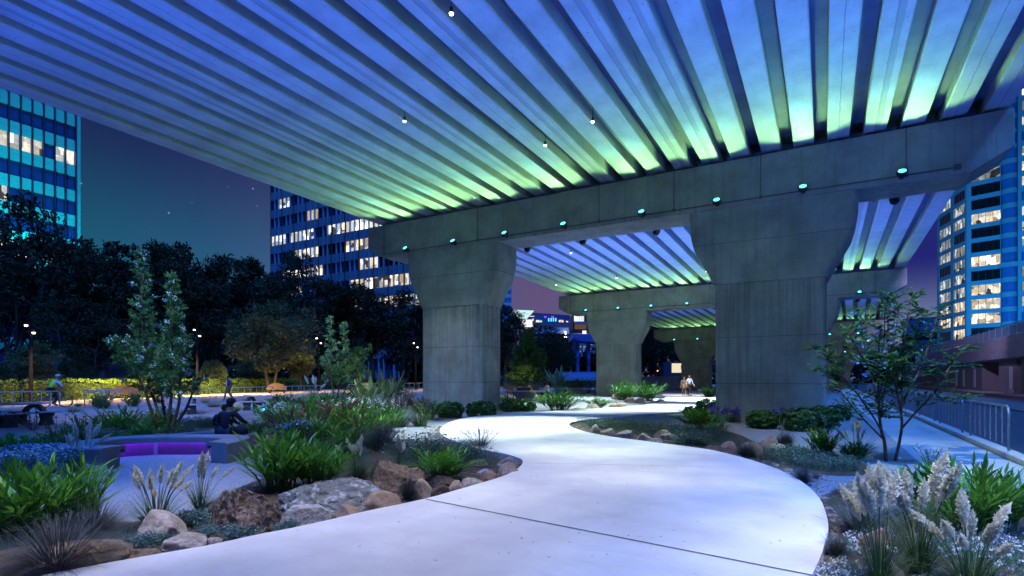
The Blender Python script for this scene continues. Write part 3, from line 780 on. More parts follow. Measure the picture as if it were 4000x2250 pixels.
bx('ledge', mpale, (2025, 2250, 1316, 1318), 3, -.5)
m = MB(); x0, x1, _, _, z0, z1 = fbox(2055, 2245, 1213, 1242.6, D); m.prism([(x0, z0), (x1, z0), (x1 - 1, z1 - .7), (x0 + 2.3, z1)], 5, 19); m.build('roof', mnavy, t)
mscr = emat('sign_screen', (.62, .95, .95), 1.0)
k = D / F
m = MB(); q = [(2007, 1211), (2086, 1214), (2056, 1248), (2029, 1247)]
m.prism([((x - 2120) * k, CH + (1475 - y) * k) for x, y in q][::-1], -.5, 0); sgn = m.build('sign_board', mscr, t)
m = MB(); x0, x1, _, _, z0, z1 = fbox(2038, 2079, 1249, 1272, D); m.box(x0, x1, -.3, .3, z0, z1); m.build('lit_panel', emat('white_panel', (1, .98, 1), 1.25), t)
m = MB(); x0, x1, _, _, z0, z1 = fbox(2048, 2082, 1272.3, 1277, D); m.box(x0, x1, -.5, 0, z0, z1); m.build('lit_panel', emat('white_panel', (1, .98, 1), 1.25), t)
cu = bpy.data.curves.new('sign_lettering', 'FONT'); cu.body = 'Rowers'; cu.size = .62; cu.extrude = .02
lo = bpy.data.objects.new('lettering', cu); COL.objects.link(lo); lo.parent = sgn
lo.location = ((2037 - 2120) * k, -.53, CH + (1475 - 1229) * k); lo.rotation_euler = (rad(90), 0, 0); 
_dg = bpy.context.evaluated_depsgraph_get(); _me = bpy.data.meshes.new_from_object(lo.evaluated_get(_dg)); _me.materials.clear(); _me.materials.append(emat('cyan_letters', (.05, .5, .8), .8))
lm = bpy.data.objects.new('lettering', _me); COL.objects.link(lm); lm.parent = sgn; lm.location = lo.location; lm.rotation_euler = lo.rotation_euler; bpy.data.objects.remove(lo)
mneonc = emat('cyan_neon', (.1, .7, 1.0), 1.6); mneonv = emat('violet_neon', (.4, .08, 1.0), 1.4); mshop = emat('shop_light', (1.0, .72, .42), 1.3)
for x in (2143, 2152.5, 2161.5, 2170.5): bx('neon_panel', mneonc, (x - 2.2, x + 2.2, 1243, 1256), .4, -.6)
for x in (2130, 2158):
    m = MB(); P_ = lambda a_, b_: ((a_ - 2120) * k, -.5, CH + (1475 - b_) * k)
    m.tube([P_(x - 5, 1235), P_(x, 1244), P_(x + 5, 1235)], .09, 5); m.tube([P_(x - 3, 1236), P_(x, 1240.5), P_(x + 3, 1236)], .07, 5); m.build('neon_arrow', mneonv, t)
for a in ((2096, 2108, 1245, 1264), (2080, 2084, 1245, 1253), (2187, 2205, 1245, 1247), (2188, 2194, 1248, 1257), (2198, 2206, 1249, 1256), (2217, 2224, 1249, 1258), (2233, 2237, 1248, 1258), (2069, 2087, 1235, 1237)): bx('shop_window', mshop, a, .4, 3.4 if a[0] > 2090 else -.4)
bx('shop_sign', emat('teal_neon', (.05, .8, .6), 1.2), (2108, 2120, 1246, 1251), .4, 3.3)
bx('shop_sign', emat('yellow_neon', (1, .7, .1), 1.2), (2108, 2120, 1251, 1254), .4, 3.3)
for x, y, r in ((2207, 1297, 2.4), (2193, 1318, 3), (2208, 1317, 4.5), (2041, 1313, 3), (2065, 1316.5, 5), (2209, 1305, 1.6)):
    bx('ceiling_lamp', mlens2, (x - r, x + r, y - .9, y + .9), .4, -.8)
# glazed corner block and raised road on blue columns
D = 128
t = thing('glazed_block', 'glazed corner block with a bright upper room, over the blue raised road', 'building', dep(2120, D), A)
k = D / F
bx('wall', mfin, (2238, 2330, 1229, 1290), 8, .3)
bx('bright_room', emat('bright_room', (.95, 1, .95), 1.1), (2243, 2281, 1230, 1255), .3, 0)
for x in (2262, 2270, 2277): bx('mullion', mfin, (x - .6, x + .6, 1230, 1255), .2, -.2)
bx('floor_band', mfac_b, (2242, 2300, 1256, 1266), .4, -.1)
bx('dim_room', emat('dim_room', (.25, .13, .06), .5), (2245, 2290, 1267.3, 1286), .3, 0)
bx('lit_counter', emat('white_panel', (1, .98, 1), 1.25), (2275, 2290, 1292, 1304), .3, -.2)
D = 118; k = D / F
t = thing('raised_road', 'dark blue raised roadway carried on two round columns, left of the second pier', 'viaduct', dep(2120, D), A)
mblue = mat('blue_paint', (.05, .10, .34), (.04, .08, .28), 1, .4)
x0, x1, _, _, z0, z1 = fbox(2232, 2420, 1305, 1333, D)
m = MB(); m.prism([(x0, z0 + .3), (x1, z0 - .8), (x1, z1), (x0 + .4, z1)], 0, 7); m.build('deck', mblue, t)
for xx in (2258, 2302):
    m = MB(); xc = (xx - 2120) * k; m.tube([(xc, 1.5, 0), (xc, 1.5, z0 + .2)], .45, 16); m.build('column', mblue, t, smooth=False)
m = MB(); x0, x1, _, _, z0, z1 = fbox(2215, 2260, 1309, 1322, D)
for zz in (z0, (z0 + z1) / 2, z1): m.tube([(x0, -.3, zz), (x1, -.3, zz)], .06, 5)
for q in range(4): m.tube([(x0 + (x1 - x0) * q / 3, -.3, z0), (x0 + (x1 - x0) * q / 3, -.3, z1)], .06, 5)
m.build('railing', mblue, t)
D = 260
t = thing('apartment_building', 'far apartment block with faint greenish windows, below the raised road', 'building', dep(2120, D), A); k = D / F
bx('wall', mat('dim_blue_wall', (.10, .13, .22), (.08, .11, .19), .3, .8), (2185, 2345, 1328, 1440), 12, .2)
rr = random.Random(9); mfw = emat('far_window', (.75, .85, .45), .42)
for c_ in range(11):
    for r_ in range(5):
        if rr.random() < .55:
            x = 2195 + c_ * 14; y = 1334 + r_ * 9; bx('window', mfw, (x, x + rr.choice((4, 5, 8)), y, y + 4.5), .1, .05)
# small lit kiosk behind the couple and low white building left of the mid tree
p = dep(2636, 105)
t = thing('kiosk', 'small lit cream kiosk with a hanging lamp, far behind the strolling couple', 'kiosk', (p.x, p.y, 0), A)
m = MB(); m.box(-2.2, 1.6, 0, 2, 0, 4.6); m.build('wall', mfin, t)
m = MB(); m.box(-.6, 1.5, -.1, -.02, 2.6, 4.4); m.build('lit_front', emat('cream_light', (1, .86, .6), .9), t)
m = MB(); m.tube([(1.2, -.3, 4.0), (1.2, -.3, 3.3)], .12, 6); m.build('lamp', mdark, t)
p = dep(1190, 96)
t = thing('pavilion', 'low white pavilion glimpsed between the hedge and the lit multi-trunk tree', 'building', (p.x, p.y, 0), A)
m = MB(); m.box(-6, 1.6, 0, 5, 0, 2.3); m.build('wall', mat('dim_wall', (.04, .04, .05)), t)
m = MB(); m.box(-6.2, 1.8, -.2, 5.2, 2.3, 3.35); m.build('roof_band', mat('white_fascia', (.7, .7, .7), (.65, .65, .65)), t)
for px_, w_, l_ in ((20, 4.5, 'blue hip roofed house half hidden by trees, at the edge of the picture'), (228, 7, 'low blue roofed house behind the cyclist, between the dark trees')):
    p = dep(px_, 74); t = thing('house', l_, 'house', (p.x, p.y, 0), A - .3)
    m = MB(); m.box(-w_, w_, 0, 6, 0, 2.8); m.build('wall', mfac_b, t)
    m = MB(); m.loft([[(-w_ - .5, -.5, 2.8), (w_ + .5, -.5, 2.8), (w_ + .5, 6.5, 2.8), (-w_ - .5, 6.5, 2.8)], [(-w_ + 2, 2.8, 4.6), (w_ - 2, 2.8, 4.6), (w_ - 2, 3.2, 4.6), (-w_ + 2, 3.2, 4.6)]]); m.build('roof', mat('slate_roof', (.10, .2, .42), (.08, .17, .36), 2, .6, stretch=(1, 1, 6)), t)
# far street lights seen under the deck
for i, (px_, py_, c_, l_) in enumerate(((2557, 1446, (.9, .95, 1), 'white far street light low in the dark under the third span'), (2569, 1450, (1, .5, .15), 'orange far street light low in the dark under the third span'), (2617, 1436, (.9, 1, 1), 'white far street light beside the lit kiosk'))):
    q = pxd(px_, py_, 140); t = thing('street_light', l_, 'street light', (q.x, q.y, 0), 0, 'far street lights under the deck')
    m = MB(); m.tube([(0, 0, 0), (0, 0, q.z - .1)], .07, 5); m.build('pole', mdark, t)
    m = MB(); m.tube([(0, 0, q.z - .15), (0, 0, q.z + .22)], [.2, .16], 8); m.build('lamp', emat('far_lamp_%d' % i, c_, 4), t)
# flood lamps that wash the office facades at night (unseen, no fixtures modelled)
spot('facade_beam', (-89, 30, 19), (-100, 35, 31), 30000, (.0, .72, 1.0), 150, .8, .3)
spot('facade_beam', (-70, 50, 6), (-84, 74, 26), 26000, (.0, .30, 1.0), 100, .9, .3)
spot('facade_beam', (18, 128, 12), (36, 176, 36), 110000, (.0, .36, 1.0), 95, .9, .3)
# ---------------------------------------------------------------- street furniture
msteel = mat('galvanised_steel', (.50, .53, .58), (.4, .43, .48), 12, .35, metal=.6)
mdsteel = mat('weathered_steel', (.36, .40, .46), (.24, .27, .31), 20, .4, metal=.6)
mtable = mat('black_recycled', (.030, .032, .04), (.022, .024, .03), 8, .6)
mtop = mat('table_top_grey', (.34, .37, .44), (.28, .31, .37), 10, .55)
mwood = mat('warm_wood', (.14, .075, .04), (.09, .05, .025), 3, .6, stretch=(2, 2, 14))
mbench = concrete('bench_concrete', (.20, .19, .20), streak=.2)

def barrier(p, q, nb_, label, group, h=.95, r=.028, mm=None, wav=0, feet=True):
    p, q = Vector(p), Vector(q); L = (q - p).length; d = (q - p).normalized()
    t = thing('barrier', label, 'barrier', p, math.atan2(d.y, d.x), group); mm = mm or msteel
    m = MB(); rc = .16; arc_ = [(0, 0, 0), (0, 0, h - rc)]
    for k in range(1, 6): a = rad(90 * k / 5); arc_.append((rc - rc * math.cos(a), 0, h - rc + rc * math.sin(a)))
    arc2 = [(L - x, y, z) for x, y, z in arc_[::-1]]
    m.tube(arc_ + arc2, r, 7); m.build('frame', mm, t, smooth=True)
    for k in range(1, nb_):
        x = L * k / nb_; m = MB()
        if wav: pts = [(x + wav * math.sin(j * 1.1), wav * math.cos(j * 1.1), .1 + (h - .12) * j / 16) for j in range(17)]
        else: pts = [(x, 0, .1), (x, 0, h - .01)]
        m.tube(pts, r * .62, 6); m.build('bar', mm, t)
    if feet:
        m = MB(); m.tube([(0, 0, .1), (L, 0, .1)], r * .7, 6); m.build('bottom_rail', mm, t)
    return t
Lb = [((-120, 1608), (234, 1594), 9, 'steel barrier panel in front of the cyclist, running out of the picture'), ((330, 1590), (571, 1578), 7, 'steel barrier panel in front of the round-backed bench, beside the cyclist'),
      ((648, 1573), (845, 1565), 7, 'steel barrier panel behind the feathery two-peaked tree'), ((905, 1562), (1067, 1554), 7, 'steel barrier panel beside the man in the suit'),
      ((1117, 1551), (1254, 1545), 6, 'steel barrier panel left of the slender tree with the white blossom spray'), ((1360, 1536), (1482, 1529), 6, 'far steel barrier panel behind the sword-leaved plants'), ((1578, 1525), (1690, 1520), 6, 'farthest steel barrier panel, ending at the near column')]
for a, c, n_, l in Lb: barrier(at(*a), at(*c), n_, l, 'barriers along the gravel promenade', .92)
names = ['nearest', 'second', 'third', 'fourth', 'fifth', 'sixth', 'seventh', 'eighth', 'ninth', 'tenth']
for k in range(10):
    y = 15 + 4.4 * k
    barrier((3.34, y, .12), (3.34, y + 3.4, .12), 7, f'{names[k]} twisted-bar steel barrier on the kerb by the blue road', 'barriers along the road kerb', .93, .027, mdsteel, .003, False)

# lamp posts with warm light
lamps = [(120, 1574, 1260, 1271, 1300, 'tall lamp post behind the cyclist, its two bulbs against the dark trees'), (771, 1545, 1281, 1288, 1312, 'tall lamp post beside the feathery tree, left of the man in the suit'), (1246, 1528, 1318, 1321, 1340, 'lamp post half hidden by the slender tree'), (1624, 1523, 1337, 1340, 1356, 'lamp post close to the near column')]
for (px_, by, ty, l1, l2, lab) in lamps:
    d = dist(by); p = dep(px_, d); h = CH + (1475 - ty) * d / F
    z1, z2 = CH + (1475 - l1) * d / F, CH + (1475 - l2) * d / F
    t = thing('lamp_post', lab, 'lamp post', p, A, 'lamp posts along the hedge')
    m = MB(); m.tube([(0, 0, 0), (0, 0, h)], [.12, .09], 10); m.build('pole', mat('post_paint', (.007, .007, .011), (.005, .005, .008), rough=.9, spec=.1), t)
    m = MB(); m.box(-.2, .2, -.2, .2, 0, .06); m.build('base_plate', mdark, t)
    for s, z in ((-1, z1), (1, z2)):
        m = MB(); m.tube([(0, 0, z + .12), (s * .24, -.06, z + .14)], .035, 6); m.tube([(s * .22, -.06, z + .2), (s * .25, -.06, z + .02)], [.07, .1], 10)
        hd = m.build('lamp_head', mdark, t)
        m = MB(); m.tube([(s * .25, -.06, z + .015), (s * .25, -.06, z - .06)], [.095, .07], 10); m.build('bulb', emat('warm_bulb', (1, .82, .55), 16), hd)
    for s, z in ((-1, z1), (1, z2)):
        q = p + Vector((ca, sa, 0)) * s * .9 + Vector((sa, -ca, 0)) * .9
        spot('lamp_beam', (q.x, q.y, z - .1), (q.x + (3 if s > 0 else -.5), q.y + (4 if s > 0 else -3), 0), 1500, (1, .62, .26), 130, .8, .1)

def picnic(px_, by, rz, label, s=1.0):
    t = thing('picnic_table', label, 'picnic table', dep(px_, dist(by)), rz, 'picnic tables on the gravel', s)
    m = MB(); m.prism([(-.9, -.36), (-.82, -.42), (.82, -.42), (.9, -.36), (.9, .36), (.82, .42), (-.82, .42), (-.9, .36)], .68, .74, 'z'); m.build('table_top', mtop, t, bevel=.01)
    for x in (-.62, .62):
        m = MB(); outer = []; inner = []
        for k in range(13):
            a = math.pi * k / 12; outer.append((-.66 * math.cos(a), .675 * max(0, math.sin(a)) ** .55)); inner.append((-.54 * math.cos(a), .565 * max(0, math.sin(a)) ** .6))
        m.prism(outer + inner[::-1], x - .06, x + .06, 'x'); m.build('leg', mtable, t)
        m = MB(); m.box(x - .05, x + .05, -.98, -.6, .3, .40); m.box(x - .05, x + .05, .6, .98, .3, .40); m.build('seat_bracket', mtable, t)
    for y in (-1, 1):
        m = MB(); m.box(-.85, .85, y * .86 - .17, y * .86 + .17, .405, .455); m.build('seat', mtop, t, bevel=.01)
        for x in (-.5, .5):
            m = MB(); m.prism([(x - .2, 0), (x + .2, 0), (x + .13, .2), (x + .18, .40), (x - .18, .40), (x - .13, .2)], y * .86 - .09, y * .86 + .09, 'y'); m.build('seat_leg', mtable, t)
    return t
picnic(48, 1662, A + 1.2, 'dark picnic table with a pale top, cut by the edge of the picture', 1.05)
picnic(698, 1616, A + .55, 'dark picnic table behind the stems of the feathery tree')
picnic(1028, 1599, A + .12, 'dark arched picnic table out on the gravel, above the couple on the round seat')
picnic(1188, 1612, A - .15, 'dark picnic table partly behind the blue flowers, left of the slender tree', .85)

def moonbench(px_, by, rz, label, w_=1.9):
    t = thing('round_back_bench', label, 'bench', dep(px_, dist(by)), rz, 'benches in front of the hedge')
    m = MB(); m.box(-w_ / 2, w_ / 2, -.5, .05, .38, .45); m.build('seat', mwood, t, bevel=.01)
    n_ = 15; P_ = [(w_ * .47 * math.cos(math.pi * k / (n_ - 1)), .455 + .62 * math.sin(math.pi * k / (n_ - 1)) ** .85) for k in range(n_)]
    m = MB(); m.prism(P_[::-1], -.02, .06); m.build('backrest', mwood, t)
    for x in (-.7, .7):
        m = MB(); m.prism([(x - .06, 0), (x + .04, 0), (x + .1, .379), (x, .379)], -.42, -.1); m.build('leg', mdark, t)
moonbench(1080, 1537, A + .5, 'round-backed wooden bench glowing in lamplight between two barrier panels', 2.0)
moonbench(482, 1562, A + .35, 'wide wooden bench behind the white blossom plume, in front of the hedge', 1.9)
moonbench(1432, 1529, A + .6, 'far wooden bench behind the sword-leaved plants', 1.9)
# fixed tables and half-moon chairs in the middle distance
def pedtable(px_, by, wid, label, item):
    d = dist(by); t = thing('pedestal_table', label, 'table', dep(px_, d), A, 'concrete tables near the second pier')
    hw = wid / 2
    m = MB(); m.box(-hw, hw, -.55, .55, .60, .68); m.build('table_top', mtop, t, bevel=.01)
    m = MB(); m.loft([[(-.55, -.3, 0), (.55, -.3, 0), (.55, .3, 0), (-.55, .3, 0)], [(-hw * .62, -.45, .6), (hw * .62, -.45, .6), (hw * .62, .45, .6), (-hw * .62, .45, .6)]]); m.build('pedestal', mat('pedestal_concrete', (.16, .16, .2), (.12, .12, .16), 3), t)
    it = thing('planter_box', item, 'box', dep(px_ - 5, d) + Vector((0, 0, .681)), A, 'boxes on the tables')
    m = MB(); m.prism([(-.5, 0), (.5, 0), (.54, .2), (-.54, .2)], -.15, .15); m.build('box', mat('box_dark', (.04, .04, .06)), it, bevel=.01)
    m = MB(); m.box(-.55, .55, -.16, .16, .2, .225); m.build('lid', mdark, it)
pedtable(2050, 1562, 3.1, 'grey table with a sloping base, wooden chairs behind it and a man at its end', 'dark box on the grey table beside the wooden chairs')
pedtable(2240, 1544, 3.2, 'grey table with a sloping base near the second pier, nobody at it', 'dark box on the far grey table near the second pier')
for px_, l in ((1994, 'farthest from'), (2030, 'between the other two, behind the table of'), (2065, 'nearest to')):
    t = thing('half_moon_chair', f'wooden half-moon chair, {l} the seated man', 'chair', dep(px_, 44.5), A - .1, 'wooden chairs at the grey table')
    m = MB(); n_ = 13; P_ = [(.34 * math.cos(math.pi * k / (n_ - 1)), .42 + .55 * math.sin(math.pi * k / (n_ - 1)) ** .9) for k in range(n_)]
    m.prism(P_[::-1], .2, .25); m.build('backrest', mat('orange_wood', (.55, .26, .08), (.45, .2, .06), 3), t)
    m = MB(); m.box(-.3, .3, -.25, .195, .38, .42); m.build('seat', mwood, t)
    for x in (-.25, .22):
        for y in (-.22, .15):
            m = MB(); m.box(x, x + .04, y, y + .04, 0, .379); m.build('leg', mdark, t)

# curved concrete seat with violet LED strip, in camera-aligned plan coordinates (right, depth)
def ringseat(name, label, cx, cd, rx, rd, wid, h, a0, a1, zb, ledw, n=40, p_=1.0):
    c = dep(CX + cx / cd * F, cd)
    t = thing(name, label, 'bench', c, A)
    sg = lambda v: math.copysign(abs(v) ** p_, v)
    def ring(off, z): return [((rx + off) * sg(math.cos(rad(a0 + (a1 - a0) * k / n))), (rd + off) * sg(math.sin(rad(a0 + (a1 - a0) * k / n))), z) for k in range(n + 1)]
    hw = wid / 2
    secs = []
    for k in range(n + 1):
        o = [ring(hw, z)[k] for z in (0, h - .02)] + [ring(hw - .02, h)[k]]
        i_ = [ring(-hw + .02, h)[k], ring(-hw, h - .02)[k], ring(-hw, h - .13)[k], ring(-hw + .025, h - .13)[k], ring(-hw + .03, h - .07)[k], ring(-hw + .12, h - .07)[k], ring(-hw + .12, 0)[k]]
        secs.append(o + i_)
    closed = abs(a1 - a0) >= 359
    m = MB(); m.loft(secs, cap=not closed); m.build('seat', mbench, t)
    m = MB(); m.loft([[ring(-hw + .11, h - .074)[k], ring(-hw + .04, h - .074)[k], ring(-hw + .04, h - .09)[k], ring(-hw + .11, h - .09)[k]] for k in range(2, n - 1)]); m.build('led_strip', emat('violet_led', (.19, .012, 1.0), ledw), t)
    return t, c
t, c0 = ringseat('curved_bench', 'curved low concrete bench with a violet light strip under its inner lip', -7.0, 10.8, 1.32, .98, .5, .4, -12, 266, 0, 14, p_=.7)
for a in (62, 112):
    m = MB(); x, y = 1.10 * math.copysign(abs(math.cos(rad(a))) ** .7, math.cos(rad(a))), .76 * math.sin(rad(a)) ** .7; m.box(x - .025, x + .025, y - .03, y + .03, 0, .28); m.build('support_rib', mat('rib_steel', (.4, .4, .45)), t)
ringseat('ring_bench', 'round low concrete seat with violet light inside, the couple sitting on it', -7.35, 13.4, .86, .62, .34, .27, 0, 360, 0, 18)
# ---------------------------------------------------------------- rocks
def rockmat(name, a, b_, sp=None, spk=0., bs=.5, sc=2.5, moss=None, vor=8):
    if name in MATS: return MATS[name]
    m, nt = nodes(name); v = coords(nt)
    n1 = noisen(nt, v, sc, 8, .65); n2 = noisen(nt, v, 22, 5, .7)
    c = ramp(nt, [(.32, b_), (.68, a)], n1).outputs[0]
    c = mixc(nt, mathn(nt, 'MULTIPLY', ramp(nt, [(.35, 1.), (.5, 0.)], n2).outputs[0], .45), c, tuple(x * .4 for x in b_))
    vo = N(nt, 'ShaderNodeTexVoronoi'); vo.inputs['Scale'].default_value = vor; nt.links.new(v, vo.inputs['Vector'])
    h = mathn(nt, 'ADD', n2, mathn(nt, 'MULTIPLY', n1, 1.5))
    if sp:
        k = ramp(nt, [(.52, 0.), (.6, 1.)], noisen(nt, v, vor, 7, .75)).outputs[0]
        c = mixc(nt, mathn(nt, 'MULTIPLY', k, spk), c, sp)
    if moss:
        g_ = N(nt, 'ShaderNodeNewGeometry'); s_ = N(nt, 'ShaderNodeSeparateXYZ'); nt.links.new(g_.outputs['Normal'], s_.inputs[0])
        k = mathn(nt, 'MULTIPLY', ramp(nt, [(.45, 0.), (.58, 1.)], noisen(nt, v, 3.2, 6, .7)).outputs[0], mathn(nt, 'GREATER_THAN', s_.outputs[2], .15))
        c = mixc(nt, mathn(nt, 'MULTIPLY', k, .85), c, moss)
    finish(nt, c, .9, bump=h, bstr=bs, bdist=.03, spec=.25)
    MATS[name] = m; return m
RM = {
    'tan': rockmat('tan_granite', (.42, .33, .25), (.27, .19, .13), (.55, .52, .48), .35, vor=14),
    'gran': rockmat('grey_granite', (.40, .36, .33), (.27, .21, .17), (.55, .53, .52), .55, vor=12),
    'smooth': rockmat('smooth_sandstone', (.40, .29, .20), (.28, .19, .12), None, 0, .15),
    'lich': rockmat('lichen_slab', (.22, .23, .22), (.13, .13, .12), (.46, .50, .50), .8, vor=9),
    'cong': rockmat('conglomerate', (.23, .165, .12), (.11, .075, .055), (.45, .42, .38), .65, 1.0, vor=18),
    'rust': rockmat('rusty_conglomerate', (.26, .18, .11), (.13, .085, .05), (.36, .30, .2), .4, 1.0, vor=14),
    'dark': rockmat('dark_slate', (.10, .10, .11), (.05, .05, .06), None, 0, .6),
    'bark': rockmat('dark_brown_stone', (.12, .085, .07), (.055, .04, .035), None, 0, .9),
    'red': rockmat('red_granite', (.36, .22, .17), (.22, .13, .10), (.42, .32, .28), .3, vor=14),
    'spk': rockmat('speckled_white_stone', (.46, .44, .42), (.28, .26, .25), (.6, .6, .6), .6, .7, vor=16),
    'moss': rockmat('mossy_stone', (.34, .34, .33), (.18, .18, .17), (.55, .56, .56), .6, .8, vor=10, moss=(.10, .14, .02)),
    'slab': rockmat('sandstone_ledge', (.30, .22, .15), (.19, .13, .08), (.4, .35, .3), .3, .5),
}
def icos(sub):
    import bmesh
    bm = bmesh.new(); bmesh.ops.create_icosphere(bm, subdivisions=sub, radius=1)
    vs = [v.co.copy() for v in bm.verts]; fs = [tuple(v.index for v in f.verts) for f in bm.faces]; bm.free(); return vs, fs
IV, IF_ = icos(5); IV4, IF4 = icos(4); IV3, IF3 = icos(3); IV2, IF2 = icos(2)
def rock(px_, by, wpx, hpx, kind, label, rough=.22, cuts=5, seed=None, dp=.8, name='rock', big=False):
    d = dist(by); wd = wpx / F * d; dd = wd * dp
    hh = hpx / F * d; sl = CH / d                     # part of the visible height is the top seen from above
    hh = max(.35 * hh, hh - .25 * dd * sl)
    rr = random.Random(seed if seed is not None else int(px_ * 7 + by)); off = Vector((rr.uniform(-50, 50), rr.uniform(-50, 50), rr.uniform(-50, 50)))
    planes = []
    for _ in range(cuts):
        n_ = rvec(rr); n_.z = abs(n_.z) * .8 + .05; planes.append((n_.normalized(), rr.uniform(.48, .8) if kind in ('lich', 'cong', 'rust', 'dark', 'bark', 'spk') else rr.uniform(.6, .88)))
    V, Fc = (IV, IF_) if wpx > 140 or big else ((IV4, IF4) if wpx > 55 else (IV3, IF3))
    vs = []
    for v in V:
        p = v.copy()
        for n_, k in planes:
            e = p.dot(n_) - k
            if e > 0: p -= n_ * e * .93
        r_ = 1 + rough * noise.fractal(v * 1.3 + off, 1.0, 2.0, 4) * .55
        r_ += rough * .22 * noise.fractal(v * 5 + off, .8, 2.1, 4)
        p *= r_
        vs.append(Vector((p.x * wd / 2, p.y * dd / 2, (p.z + .22) * hh / 1.12)))
    m = MB(); m.add(vs, Fc)
    o = m.build(name, RM[kind], None, smooth=kind not in ('cong', 'rust', 'lich', 'spk', 'dark', 'bark'), loc=dep(px_, d + dd * .3))
    o.rotation_euler.z = A + rr.uniform(-.25, .25)
    return tag(o, label, 'rock', 'rocks edging the planted beds')
